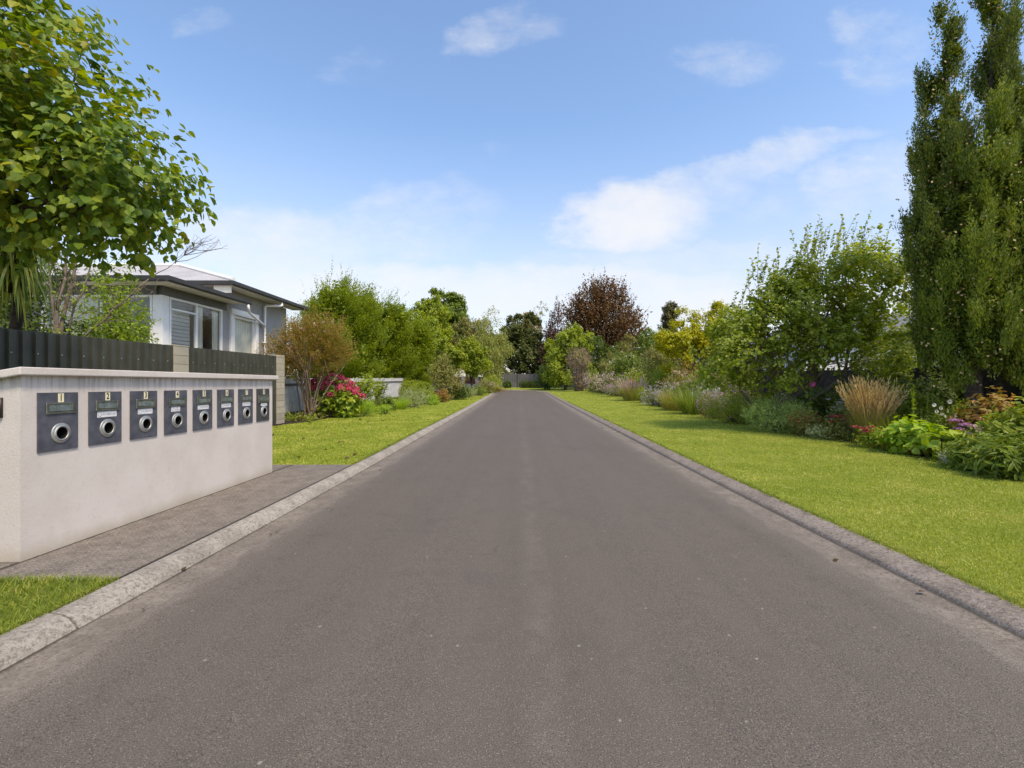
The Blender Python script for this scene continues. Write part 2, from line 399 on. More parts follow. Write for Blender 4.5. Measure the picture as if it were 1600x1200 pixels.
# ================================================================== ground materials
def asphalt_mat():
    m, nt, out = new_mat('asphalt'); P = geo_pos(nt)
    big = noise(nt, .55, 5, .6, vec=P); mid = noise(nt, 5, 4, .6, vec=P); fine = noise(nt, 170, 3, .6, vec=P)
    s = nd(nt, 'ShaderNodeSeparateXYZ'); nt.links.new(P, s.inputs[0])
    st = nd(nt, 'ShaderNodeMapping'); st.inputs['Scale'].default_value = (2.2, .10, 1); nt.links.new(P, st.inputs[0])
    streak = noise(nt, 1.2, 5, .6, vec=st.outputs[0])
    xw = math_(nt, 'ADD', s.outputs[0], math_(nt, 'MULTIPLY', math_(nt, 'SUBTRACT', noise(nt, .7, 3, .5, vec=P), .5), .25))
    cen = maprange(nt, math_(nt, 'ABSOLUTE', math_(nt, 'SUBTRACT', xw, .12)), .0, .16, 1, 0)      # worn seam along the middle
    cen = math_(nt, 'MULTIPLY', cen, maprange(nt, mid, .4, .65))
    c = mixc(nt, (.116, .095, .074), (.142, .1165, .093), maprange(nt, streak, .1, .9))
    c = mixc(nt, c, (.100, .082, .064), math_(nt, 'MULTIPLY', maprange(nt, mid, .5, .75), .5))
    c = mixc(nt, c, (.098, .080, .064), math_(nt, 'MULTIPLY', maprange(nt, big, .52, .75), .6))
    c = mixc(nt, c, (.20, .168, .136), math_(nt, 'MULTIPLY', cen, .42))
    ex = math_(nt, 'ADD', math_(nt, 'ABSOLUTE', math_(nt, 'SUBTRACT', s.outputs[0], .14)), math_(nt, 'MULTIPLY', math_(nt, 'SUBTRACT', noise(nt, 2.6, 6, .72, vec=P), .5), .42))
    edge = maprange(nt, ex, 2.36, 2.44, 0, 1); film = maprange(nt, ex, 2.05, 2.42, 0, .55)
    c = mixc(nt, c, (.175, .147, .118), film)
    c = mixc(nt, c, (.205, .174, .14), math_(nt, 'MULTIPLY', edge, maprange(nt, mid, .3, .6, .35, 1)))      # cement washed over the edge
    ve = nd(nt, 'ShaderNodeTexVoronoi'); ve.feature = 'DISTANCE_TO_EDGE'; ve.inputs['Scale'].default_value = .42
    wv = nd(nt, 'ShaderNodeVectorMath', operation='ADD'); nt.links.new(P, wv.inputs[0]); nz3 = nd(nt, 'ShaderNodeTexNoise'); nz3.inputs['Scale'].default_value = 2.5; nz3.inputs['Detail'].default_value = 5; nt.links.new(P, nz3.inputs['Vector'])
    sc3 = nd(nt, 'ShaderNodeVectorMath', operation='SCALE'); sc3.inputs['Scale'].default_value = .55; nt.links.new(nz3.outputs['Color'], sc3.inputs[0]); nt.links.new(sc3.outputs[0], wv.inputs[1]); nt.links.new(wv.outputs[0], ve.inputs['Vector'])
    crack = math_(nt, 'MULTIPLY', maprange(nt, ve.outputs['Distance'], .006, .001), maprange(nt, noise(nt, .45, 3, .5, vec=P), .56, .64))
    c = mixc(nt, c, (.035, .029, .024), math_(nt, 'MULTIPLY', crack, .6))
    blot = maprange(nt, noise(nt, 1.3, 3, .5, vec=wv.outputs[0]), .62, .74)
    c = mixc(nt, c, (.082, .069, .060), math_(nt, 'MULTIPLY', blot, .28))
    vo = nd(nt, 'ShaderNodeTexVoronoi'); vo.inputs['Scale'].default_value = 150; nt.links.new(P, vo.inputs['Vector'])
    sp = nd(nt, 'ShaderNodeSeparateColor'); nt.links.new(vo.outputs['Color'], sp.inputs[0])
    stone = math_(nt, 'MULTIPLY', maprange(nt, sp.outputs[0], .5, 1), maprange(nt, vo.outputs['Distance'], .5, .1))
    c = mixc(nt, c, (.42, .375, .34), math_(nt, 'MULTIPLY', stone, .66))
    c = mixc(nt, c, (.03, .026, .023), math_(nt, 'MULTIPLY', maprange(nt, fine, .46, .66), .85))
    v2 = nd(nt, 'ShaderNodeTexVoronoi'); v2.inputs['Scale'].default_value = 9; nt.links.new(P, v2.inputs['Vector'])
    s2 = nd(nt, 'ShaderNodeSeparateColor'); nt.links.new(v2.outputs['Color'], s2.inputs[0])
    chip = math_(nt, 'MULTIPLY', maprange(nt, s2.outputs[1], .80, .82), maprange(nt, math_(nt, 'ADD', v2.outputs['Distance'], math_(nt, 'MULTIPLY', fine, .08)), .13, .1))
    c = mixc(nt, c, (.34, .32, .3), math_(nt, 'MULTIPLY', chip, .6))
    h = math_(nt, 'ADD', math_(nt, 'MULTIPLY', vo.outputs['Distance'], .7), fine)
    principled(nt, out, c, .82, 0, .35, h, .5, .004)
    return m
def concrete_mat(name, dark, light, moss, white, mossy=.5, scale=1., dark_lines=()):
    m, nt, out = new_mat(name); P = geo_pos(nt)
    a = noise(nt, 3.2*scale, 6, .68, vec=P); b = noise(nt, 38*scale, 5, .7, vec=P); f = noise(nt, 160, 3, .6, vec=P)
    c = mixc(nt, dark, light, maprange(nt, a, .35, .65))
    c = mixc(nt, c, moss, math_(nt, 'MULTIPLY', maprange(nt, b, .47, .62), mossy))
    c = mixc(nt, c, white, math_(nt, 'MULTIPLY', maprange(nt, noise(nt, 62, 4, .7, vec=P), .56, .68), .55))
    vo = nd(nt, 'ShaderNodeTexVoronoi'); vo.inputs['Scale'].default_value = 110; nt.links.new(P, vo.inputs['Vector'])
    c = mixc(nt, c, (.05, .045, .04), math_(nt, 'MULTIPLY', maprange(nt, f, .55, .75), .55))
    if dark_lines:                       # dark lines along a foot or joint, silt in the gutters; at x0 (half-width w)
        sx = nd(nt, 'ShaderNodeSeparateXYZ'); nt.links.new(P, sx.inputs[0])
        for (x0, w, amt) in dark_lines:
            d = math_(nt, 'ABSOLUTE', math_(nt, 'SUBTRACT', math_(nt, 'ADD', sx.outputs[0], math_(nt, 'MULTIPLY', math_(nt, 'SUBTRACT', a, .5), w*.9)), x0))
            c = mixc(nt, c, (.035, .028, .02), math_(nt, 'MULTIPLY', maprange(nt, d, w, w*.25), amt))
    principled(nt, out, c, .9, 0, .3, math_(nt, 'ADD', b, math_(nt, 'MULTIPLY', vo.outputs['Distance'], .5)), .6, .006)
    return m
def lawn_mat(g=1., name='lawn_turf'):
    m, nt, out = new_mat(name); P = geo_pos(nt)
    a = noise(nt, .9, 5, .62, vec=P); b = noise(nt, 7, 5, .65, vec=P)
    mp = nd(nt, 'ShaderNodeMapping'); mp.inputs['Scale'].default_value = (1, .35, 1); nt.links.new(P, mp.inputs[0])
    f = noise(nt, 55, 4, .7, vec=mp.outputs[0]); ff = noise(nt, 260, 2, .6, vec=P)
    c = mixc(nt, (.195, .24, .026), (.265, .295, .042), maprange(nt, a, .35, .65))
    c = mixc(nt, c, (.42, .39, .13), math_(nt, 'MULTIPLY', maprange(nt, b, .50, .70), .7))
    c = mixc(nt, c, (.13, .20, .012), math_(nt, 'MULTIPLY', maprange(nt, f, .5, .7), .55))
    c = mixc(nt, c, (.09, .13, .012), math_(nt, 'MULTIPLY', maprange(nt, ff, .5, .75), .5))
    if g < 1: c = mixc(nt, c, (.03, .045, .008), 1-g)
    principled(nt, out, c, .9, 0, .12, math_(nt, 'ADD', f, ff), .7, .02)
    return m
M = {}
M['asphalt'] = asphalt_mat()
M['kerb_l'] = concrete_mat('weathered_kerb_concrete', (.24, .215, .18), (.36, .325, .275), (.14, .12, .095), (.52, .48, .42), .75)
M['kerb_r'] = concrete_mat('dark_kerb_concrete', (.21, .172, .138), (.30, .25, .205), (.115, .092, .072), (.52, .46, .39), .7)  # right kerb, darker and browner than the left
M['gutter'] = concrete_mat('gutter_concrete', (.155, .13, .105), (.235, .20, .162), (.105, .085, .065), (.40, .36, .30), .7, 1., ((-2.615, .045, .8), (2.87, .05, .8), (-2.34, .018, .35), (2.62, .018, .35)))
M['path'] = concrete_mat('exposed_aggregate', (.15, .127, .105), (.235, .20, .165), (.085, .07, .057), (.52, .47, .41), .85, 1.6, ((-3.795, .035, .85), (-2.80, .02, .6)))  # includes a darker line along the letterbox wall's foot
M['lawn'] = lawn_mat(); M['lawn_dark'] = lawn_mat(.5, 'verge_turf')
M['bounce_sheet'] = mottled('pale_bounce', (.50, .47, .42), (.62, .58, .52), 3, .85, 0, .3, .2, 40, .004)  # pale ground added behind the fence to bounce light onto the soffits
M['soil'] = mottled('bed_soil', (.020, .014, .010), (.055, .040, .028), 9, .95, 0, .2, .9, 40, .03)
M['earth'] = mottled('garden_ground', (.045, .050, .018), (.085, .095, .03), 2, .95, 0, .2, .6, 20, .03)

# ================================================================== the lane: swept along a centre line
_s = np.concatenate([np.arange(-8, 2, .5), np.arange(2, 20, .4), np.arange(20, 50.01, 1.)])
path_pts = [(0., y, 0., 1.) for y in _s]
for a in np.linspace(0, 90, 19)[1:]:
    path_pts.append((-7 + 7*math.cos(R(a)), 50 + 7*math.sin(R(a)), -math.sin(R(a)), math.cos(R(a))))
for x in np.arange(-9, -41, -2.): path_pts.append((x, 57., -1., 0.))
PP = np.array(path_pts)
def sweep(us, zs, i0=0, i1=None, lawnlike=False):
    """us, zs: offsets to the right of the centre line and heights over the lawn level"""
    p = PP[i0:i1]; us = np.asarray(us, float); zs = np.asarray(zs, float)
    X = p[:, 0][:, None] + p[:, 3][:, None]*us; Y = p[:, 1][:, None] - p[:, 2][:, None]*us
    Z = (G(X, Y) if lawnlike else rise(Y)) + zs
    return np.stack([X, Y, Z], -1)
def sheet(name, mat, Vg, label=None, kind='structure'):
    b = MB().grid(Vg[:, ::1]); o = b.build(name, mat, smooth=True); o['kind'] = kind
    return o
ru = np.linspace(-2.34, 2.62, 13)
sheet('road', M['asphalt'], sweep(ru, -.088 + .03*(1 - ((ru-.14)/2.48)**2)))
sheet('gutter', M['gutter'], sweep([-2.345, -2.48, -2.60, -2.64], [-.094, -.1, -.092, -.088]))
sheet('gutter', M['gutter'], sweep([2.625, 2.74, 2.86, 2.92], [-.094, -.1, -.088, -.08]))
def kerb(us, zs, mat, cuts):
    """kerb in poured lengths, with open joints"""
    idx = list(range(len(PP)))
    g = MB()
    for a, b in zip(cuts[:-1], cuts[1:]):
        V = sweep(us, zs, a, b+1).copy()
        if b - a >= 1:
            V[-1] = V[-1] + (V[-2]-V[-1])*(.014/np.linalg.norm(V[-2]-V[-1], axis=1))[:, None]
        V[:, :, 2] += rng.uniform(-.004, .004); V[:, :, 0] += rng.uniform(-.006, .006)
        g.grid(V)
        for row in (V[0], V[-1]): g.poly(np.vstack([row, row[-1:] - [0, 0, .2], row[:1] - [0, 0, .2]]))
    o = g.build('kerb', mat, smooth=True); o['kind'] = 'structure'
    return o
def near_idx(ys): return sorted({int(np.argmin(abs(PP[:, 1] - y) + (abs(PP[:, 0]) > .01)*99)) for y in ys})
allc = list(range(0, len(PP)-1, 12))
cl = near_idx([-8, -2, 2.8, 7.9, 11.6, 16, 20, 26, 33, 40, 47, 50]) + [len(PP)-20, len(PP)-1]
cr = near_idx([-8, -3, 1.5, 5.2, 9.2, 13.6, 18, 24, 31, 38, 45, 50]) + [len(PP)-20, len(PP)-1]
kerb([-2.60, -2.625, -2.65, -2.69, -2.73, -2.78, -2.80], [-.10, -.062, -.035, -.014, -.004, 0.0, -.012], M['kerb_l'], cl)
kerb([2.855, 2.868, 2.878, 2.90, 2.96, 3.02, 3.05, 3.07], [-.10, -.080, -.064, -.052, -.028, -.009, -.003, -.014], M['kerb_r'], cr)
# lawns
i5 = int(np.argmin(abs(PP[:, 1]-50)))
def edge_noise(y): return .05*np.sin(y*1.3) + .04*np.sin(y*3.1+1) + .12*np.sin(y*.45+.5)
def bed_r(y): return 7.25 + edge_noise(y) + .25*np.sin(y*.22) - .25*sst(10, 7, y)
def bed_l(y): return np.interp(y, [0, 14, 16, 18.6, 21, 31, 42, 52], [-7.9, -7.7, -7.25, -6.95, -6.15, -4.75, -3.6, -3.3]) + edge_noise(y)*.6
def strip(y0, y1, fa, fb, dz, nx=10, st=.5):
    ys = np.linspace(y0, y1, int((y1-y0)/st)+2); t = np.linspace(0, 1, nx)[None]
    a = fa(ys)[:, None]; b = fb(ys)[:, None]; X = a + (b-a)*t; Y = np.repeat(ys[:, None], nx, 1)
    return np.stack([X, Y, G(X, Y) + dz], -1)
const = lambda c: (lambda y: np.full(len(y), c))
Vr = strip(-8, 50, const(3.05), lambda y: bed_r(y) + .3, -.006)
sheet('lawn', M['lawn'], Vr)
sheet('lawn', M['lawn'], sweep(np.linspace(3.05, 13, 8), np.full(8, -.006), i5, None, True))
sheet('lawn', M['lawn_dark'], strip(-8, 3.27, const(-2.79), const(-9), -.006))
sheet('lawn', M['lawn'], strip(7.92, 50, const(-2.79), lambda y: bed_l(y) - .3, -.006))
sheet('path', M['path'], strip(3.27, 7.92, const(-2.795), const(-9), -.004))
sheet('garden_bed', M['soil'], strip(-8, 50, bed_r, const(12.5), .004))
sheet('garden_bed', M['soil'], strip(13.8, 50, bed_l, const(-10.5), .004))
sheet('bounce_sheet', M['bounce_sheet'], np.stack(np.broadcast_arrays(np.linspace(-21.9, -8.1, 8)[None], np.linspace(2, 15.2, 10)[:, None], G(-12., np.linspace(2, 15.2, 10))[:, None] + .02), -1))  # unseen sheet, added to brighten the eaves from below
# wide ground to the horizon, dropped below the lane
gx = np.concatenate([[-900, -400, -200, -100, -60], np.arange(-42, 42.1, 1.5), [60, 100, 200, 400, 900]])
gy = np.concatenate([[-300, -100, -40, -20], np.arange(-10, 90, 1.5), [100, 120, 160, 220, 320, 500, 800, 1400]])
XX, YY = np.meshgrid(gx, gy)
near = (sst(13, 11, abs(XX)) * (YY < 60)) ; near = np.maximum(near, (XX < 14)*(XX > -42)*(YY > 42)*(YY < 63))
sheet('ground', M['earth'], np.stack([XX, YY, G(XX, YY) - .22*near - .01], -1))

# ---------------------------------------------------------------- mown grass blades
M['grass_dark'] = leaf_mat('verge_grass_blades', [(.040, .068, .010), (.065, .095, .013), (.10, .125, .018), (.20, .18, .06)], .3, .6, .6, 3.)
M['grass'] = leaf_mat('grass_blades', [(.074, .104, .012), (.112, .142, .020), (.145, .172, .030), (.25, .23, .085)], .3, .6, .7, 1.1)
def grass_patch(name, x0, x1, y0, y1, n, hgt, edge=None, p=1.7, mat=None):
    # density falls off with distance
    u = rng.random(n); a = y0**(1-p); b = y1**(1-p); Y = (a + (b-a)*u)**(1/(1-p))
    X = x0 + (x1-x0)*rng.random(n)
    if edge is not None: 
        k = edge(X, Y); X, Y = X[k], Y[k]
    n = len(X); P = np.stack([X, Y, G(X, Y) - .008], -1)
    D = unit(np.stack([rng.normal(size=n)*.55, rng.normal(size=n)*.55, np.ones(n)], -1))
    L = hgt*(.5 + rng.random(n)) ; Wd = .0028*np.maximum(1, Y/2.6)*(.7 + .6*rng.random(n))
    S = unit(np.cross(D, rdir(n))); tip = P + D*L[:, None] + rng.normal(size=(n, 3))*L[:, None]*.2
    v = np.stack([P - S*Wd[:, None], P + S*Wd[:, None], tip], 1).reshape(-1, 3)
    o = build(name, [(v, [np.arange(n)[:, None]*3 + np.arange(3)], 0)], mat or M['grass']); o['kind'] = 'stuff'
    return o
grass_patch('grass', 3.03, 7.6, 1.0, 50, 330000, .019, lambda X, Y: (X < bed_r(Y) + .02) & (X/Y < 3.2))
grass_patch('grass', -8, -2.79, 7.9, 50, 90000, .026, lambda X, Y: (X > bed_l(Y) - .02) & (X < -2.8))
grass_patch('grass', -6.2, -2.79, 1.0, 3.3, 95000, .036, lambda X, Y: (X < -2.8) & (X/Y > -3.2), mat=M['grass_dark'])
# ragged turf along the kerbs and bed edges
def fringe(xf, y0, y1, n, h, jit=.03):
    Y = y0*(y1/y0)**rng.random(n); X = xf(Y) + rng.normal(size=n)*jit
    P = np.stack([X, Y, G(X, Y) - .006], -1); D = unit(rng.normal(size=(n, 3))*np.array([.8, .6, .3]) + [0, 0, .9])
    g = strap(P, D, h*(.5 + rng.random(n)), .0035*np.maximum(1, Y/3), 1.2, 3)
    o = build('grass', [g], M['grass_dark']); o['kind'] = 'stuff'
fringe(const(3.075), 2, 30, 9000, .04, .02); fringe(const(-2.815), 1.9, 3.3, 1800, .05, .02)
fringe(const(-2.815), 7.95, 25, 3500, .045, .02); fringe(bed_r, 5.5, 30, 7000, .05, .04)
Yp = None
n = 1500; X = -2.85 - rng.random(n)*4; Y = np.full(n, 3.25) + rng.normal(size=n)*.02
build('grass', [strap(np.stack([X, Y, G(X, Y)], -1), unit(rng.normal(size=(n, 3))*np.array([.6, .6, .2]) + [0, .3, .9]), .05*(.5+rng.random(n)), .004, 1.2, 3)], M['grass_dark'])['kind'] = 'stuff'
# ================================================================== letterbox wall
def plaster_mat():
    m, nt, out = new_mat('painted_plaster'); P = geo_pos(nt)
    a = noise(nt, 1.6, 5, .6, vec=P); g = noise(nt, 120, 4, .6, vec=P); md = noise(nt, 22, 4, .6, vec=P)
    s = nd(nt, 'ShaderNodeSeparateXYZ'); nt.links.new(P, s.inputs[0])
    mp = nd(nt, 'ShaderNodeMapping'); mp.inputs['Scale'].default_value = (28, 28, 1.0); nt.links.new(P, mp.inputs[0])
    drip = noise(nt, 1.0, 4, .65, vec=mp.outputs[0])
    top = maprange(nt, s.outputs[2], 1.22, 1.42, 0, 1)           # rain streaks under the coping
    top = math_(nt, 'MULTIPLY', top, maprange(nt, s.outputs[2], 1.42, 1.412))
    c = mixc(nt, (.56, .505, .455), (.62, .565, .515), maprange(nt, a, .35, .65))
    c = mixc(nt, c, (.33, .29, .25), math_(nt, 'MULTIPLY', math_(nt, 'MULTIPLY', maprange(nt, drip, .44, .64), top), .85))
    low = maprange(nt, math_(nt, 'ADD', s.outputs[2], math_(nt, 'MULTIPLY', a, .16)), .22, .04, 0, 1)   # splashed foot
    c = mixc(nt, c, (.42, .36, .27), math_(nt, 'MULTIPLY', low, .8))
    c = mixc(nt, c, (.46, .41, .365), math_(nt, 'MULTIPLY', maprange(nt, md, .55, .75), .35))
    principled(nt, out, c, .85, 0, .3, math_(nt, 'ADD', g, math_(nt, 'MULTIPLY', md, .6)), .55, .006)
    return m
M['plaster'] = plaster_mat()
M['slate'] = mottled('slate_plate', (.050, .053, .068), (.095, .098, .118), 9, .5, .0, .5, .25, 40, .003)
M['slate_b'] = mottled('dark_slate_plate', (.038, .038, .042), (.06, .06, .065), 9, .5, 0, .5, .25, 40, .003)
M['steel'] = mottled('weathered_steel', (.36, .36, .34), (.50, .50, .47), 25, .52, .8, .5, .15, 80, .002)
M['steel_d'] = mottled('tarnished_steel', (.20, .21, .18), (.36, .37, .30), 18, .38, .9, .5, .2, 60, .002)
M['black'] = mottled('black_pipe', (.004, .004, .004), (.008, .008, .008), 8, .8, 0, .2)
M['cream'] = mottled('cream_number_plate', (.70, .64, .42), (.78, .72, .50), 30, .5)
M['ink'] = mottled('black_ink', (.012, .012, .012), (.02, .02, .02), 30, .6)
M['sticker'] = mottled('white_sticker', (.62, .62, .63), (.74, .74, .75), 30, .5)
M['greyink'] = mottled('grey_ink', (.16, .16, .17), (.26, .26, .27), 90, .6)
M['bronze'] = mottled('dark_bronze_numeral', (.03, .025, .022), (.055, .045, .04), 20, .45, .4)

WX = -3.80; WY0, WY1 = 3.605, 7.275; WT = 1.415
BY0, PITCH, BW, BZ0, BZ1 = 3.725, .4435, .338, .806, 1.28
holes = [(BY0 + PITCH*i + .06, BY0 + PITCH*i + BW - .06, .85, 1.22) for i in range(8)]
wall = empty('letterbox_wall', (WX - .4, (WY0+WY1)/2, 0), 'long rendered off-white plaster wall holding the row of letterboxes, with a sloping coping', 'wall')
b = MB()
ycut = sorted({WY0, WY1} | {h[0] for h in holes} | {h[1] for h in holes}); zc = [-.05, .85, 1.22, WT]
for i in range(len(ycut)-1):
    for j in range(3):
        if j == 1 and any(abs(ycut[i]-h[0]) < 1e-6 for h in holes): continue
        y0, y1, z0, z1 = ycut[i], ycut[i+1], zc[j], zc[j+1]
        b.poly([(WX, y0, z0), (WX, y1, z0), (WX, y1, z1), (WX, y0, z1)])
WB = WX - .85; WTB = WT - .14
b.poly([(WX, WY0, -.05), (WX, WY0, WT), (WB, WY0, WTB), (WB, WY0, -.05)])
b.poly([(WX, WY1, -.05), (WB, WY1, -.05), (WB, WY1, WTB), (WX, WY1, WT)])
b.poly([(WB, WY0, -.05), (WB, WY0, WTB), (WB, WY1, WTB), (WB, WY1, -.05)])
b.poly([(WX, WY0, WT), (WX, WY1, WT), (WB, WY1, WTB), (WB, WY0, WTB)])
b.build('wall_body', M['plaster'], (0,0,0), wall)
cp = MB(); f = WX + .055; k = WB - .05; s = .165
cp.prism([(f, WT + .004), (f, WT + .066), (k, WT + .066 - s*(f-k)), (k, WT + .004 - s*(f-k))], 'y', WY0 - .055, WY1 + .085)
bevel(cp.build('coping', M['plaster'], (0,0,0), wall), .008, 2)

def text_mesh(txt, h, sx=1., bold=0., align='CENTER'):
    cu = bpy.data.curves.new('lettering', 'FONT'); cu.body = txt; cu.size = h; cu.align_x = align; cu.align_y = 'CENTER'; cu.offset = bold; cu.resolution_u = 3
    o = bpy.data.objects.new('lettering', cu); COL.objects.link(o)
    dg = bpy.context.evaluated_depsgraph_get(); me = bpy.data.meshes.new_from_object(o.evaluated_get(dg))
    bpy.data.objects.remove(o); bpy.data.curves.remove(cu)
    n = len(me.vertices); co_ = np.empty(n*3); me.vertices.foreach_get('co', co_); co_ = co_.reshape(-1, 3)
    co_[:, 0] *= sx
    return me, co_
def put_text(name, txt, h, mat, place, parent, sx=1., bold=0.):
    """place(u, v) -> world point for text plane coordinates"""
    me, c = text_mesh(txt, h, sx, bold)
    pw = world_loc(parent)
    c2 = np.array([np.array(place(x, y)) - np.array(pw) for x, y, _ in c])
    me.vertices.foreach_set('co', c2.ravel()); me.materials.clear(); me.materials.append(mat); me.update()
    me.name = name
    return link(name, me, (0,0,0), parent)
def letterbox(i):
    y0 = BY0 + PITCH*i; y1 = y0 + BW; P0 = WX + .012; yc = (y0+y1)/2
    words = ['slate letterbox plate numbered 1 in the plaster wall, the one without any white sticker',
             'slate letterbox plate numbered 2, with a wide white sticker under its slot',
             'slate letterbox plate numbered 3, between the plates numbered 2 and 4',
             'slate letterbox plate numbered 4, with a short white sticker under its slot',
             'slate letterbox plate numbered 5, between the plates numbered 4 and 6',
             'slate letterbox plate numbered 6, between the plates numbered 5 and 7',
             'slate letterbox plate numbered 7, next to the darker plate at the far end',
             'darker slate letterbox plate numbered 8, with a wide steel slot across its width']
    t = empty('letterbox', (WX, yc, BZ0), words[i], 'letterbox', 'letterboxes in the plaster wall')
    sm = M['slate_b'] if i == 7 else M['slate']
    # plate with a round hole and a rectangular slot opening is one front face ring + edges
    rc = (y0 + BW*.545, .946); rin = .060; N = 32
    top, bot = 1.10, BZ0
    b = MB()
    a = np.linspace(0, 2*np.pi, N, endpoint=False)
    circ = np.stack([rc[0] + rin*np.cos(a), rc[1] + rin*np.sin(a)], -1)
    # rays out to the rectangle y0..y1, bot..top
    ca, sa = np.cos(a), np.sin(a)
    with np.errstate(divide='ignore'):
        tx = np.where(ca > 1e-9, (y1-rc[0])/ca, np.where(ca < -1e-9, (y0-rc[0])/ca, 1e9))
        tz = np.where(sa > 1e-9, (top-rc[1])/sa, np.where(sa < -1e-9, (bot-rc[1])/sa, 1e9))
    tt = np.minimum(tx, tz); rec = np.stack([rc[0] + tt*ca, rc[1] + tt*sa], -1)
    # snap nearest rays to the corners
    for cy, cz in ((y0, bot), (y1, bot), (y0, top), (y1, top)):
        k = int(np.argmin(np.hypot(rec[:, 0]-cy, rec[:, 1]-cz))); rec[k] = (cy, cz)
    v = np.vstack([np.c_[np.full(N, P0), circ], np.c_[np.full(N, P0), rec]])
    j = np.arange(N); j2 = (j+1) % N
    b.add(v, [np.stack([j, N+j, N+j2, j2], -1)])
    b.poly([(P0, y0, top), (P0, y1, top), (P0, y1, BZ1), (P0, y0, BZ1)])
    X0 = WX + .0015
    b.poly([(P0, y0, bot), (P0, y0, BZ1), (X0, y0, BZ1), (X0, y0, bot)]); b.poly([(P0, y1, bot), (X0, y1, bot), (X0, y1, BZ1), (P0, y1, BZ1)])
    b.poly([(P0, y0, BZ1), (P0, y1, BZ1), (X0, y1, BZ1), (X0, y0, BZ1)]); b.poly([(P0, y0, bot), (X0, y0, bot), (X0, y1, bot), (P0, y1, bot)])
    b.build('face_plate', sm, (0,0,0), t)
    # newspaper ring and the pipe behind it
    MX = Matrix(((0, 0, 1, 0), (1, 0, 0, 0), (0, 1, 0, 0), (0, 0, 0, 1)))
    def put(prof, name, mat, n=32):
        g = MB(); g.lathe(prof, n, 0, Matrix.Translation((P0, rc[0], rc[1])) @ MX); return g.build(name, mat, (0,0,0), t, smooth=True)
    rg = put([(.083, .0), (.083, .005), (.080, .008), (.070, .0085), (.064, .010), (.061, .015), (.057, .017), (.051, .016), (.049, .011), (.049, -.004)], 'newspaper_ring', M['steel'])
    put([(.0485, .010), (.0485, -.34), (.0001, -.34)], 'pipe', M['black'])
    # slot: raised steel frame round a hinged flap
    wide = i == 7
    sy0 = y0 + BW*(.06 if wide else .17); sy1 = y0 + BW*(.97 if wide else .90); sz0, sz1 = (1.075, 1.19) if wide else (1.106, 1.198)
    fr = MB(); e = .026; xo = P0 + .010
    fr.box((P0 + .001, sy0, sz0), (xo, sy1, sz0 + .018)); fr.box((P0 + .001, sy0, sz1 - .016), (xo, sy1, sz1))
    fr.box((P0 + .001, sy0, sz0 + .018), (xo, sy0 + e, sz1 - .016)); fr.box((P0 + .001, sy1 - e, sz0 + .018), (xo, sy1, sz1 - .016))
    fo = bevel(fr.build('slot_frame', M['steel_d'], (0,0,0), t), .002, 1)
    fl = MB(); xi = P0 + .002
    fl.add([(xi, sy0 + e, sz1 - .017), (xi, sy1 - e, sz1 - .017), (xi + .009, sy1 - e, sz0 + .022), (xi + .009, sy0 + e, sz0 + .022), (xi + .002, sy1 - e, sz0 + .019), (xi + .002, sy0 + e, sz0 + .019)], [[(0, 1, 2, 3), (3, 2, 4, 5)]])
    fl.build('flap', M['steel_d'], (0,0,0), t)
    # number plate
    nc = y0 + BW*.545; nb = MB(); nb.box((P0 + .001, nc - .0245, 1.200), (P0 + .003, nc + .0245, 1.272))
    npl = nb.build('number_plate', M['cream'], (0,0,0), t)
    put_text('numeral', str(i+1), .078, M['ink'], lambda u, w: (P0 + .0036, nc + u, 1.236 + w), npl, .72, .0022)
    # sticker
    if i > 0:
        w = [0, .60, .55, .40, .58, .58, .56, .50][i]*BW; z1 = (1.066 if wide else 1.100); hh = .038 if wide else .052
        c = y0 + BW*[0, .53, .53, .47, .5, .5, .53, .55][i]
        sb = MB(); sb.box((P0 + .0006, c - w/2, z1 - hh), (P0 + .0014, c + w/2, z1)); so_ = sb.build('sticker', M['sticker'], (0,0,0), t)
        ic = c - w/2 + hh*.48; ring = MB()
        ring.lathe([(hh*.36, 0), (hh*.29, 0)], 20, 0, Matrix.Translation((P0 + .0019, ic, z1 - hh/2)) @ MX); ring.build('emblem', M['greyink'], (0,0,0), so_)
        tx_ = 'NO\nCIRCULARS' if i == 3 else 'NO CIRCULARS'
        fs = hh*(.40 if i == 3 else .50); tw = w - hh*1.05
        nat = .62*fs*(9 if i == 3 else 12)
        cc = ic + hh*.5 + tw/2 - .002
        put_text('lettering', tx_, fs, M['greyink'], lambda u, w_: (P0 + .0019, cc + u, z1 - hh/2 + w_), so_, min(1.15, tw/nat*.98), .0002)
    return t
for i in range(8): letterbox(i)
# cast numeral on the end face, half out of the frame
hn = empty('house_number', (WX - .2, WY0, 1.2), 'dark cast metal numeral 1 fixed to the end of the plaster letterbox wall', 'house number')
me, c = text_mesh('1', .205, .9, .006)
x1 = c[:, 0].max()
g = []
pts = np.array([(WX - .130 + (x - x1), WY0 - .022, 1.162 + y) for x, y, _ in c]) - np.array(hn.location)
me.vertices.foreach_set('co', pts.ravel()); me.materials.clear(); me.materials.append(M['bronze']); me.update()
no = link('numeral', me, (0,0,0), hn); sm_ = no.modifiers.new('solidify', 'SOLIDIFY'); sm_.thickness = .02; sm_.offset = -1 if True else 1

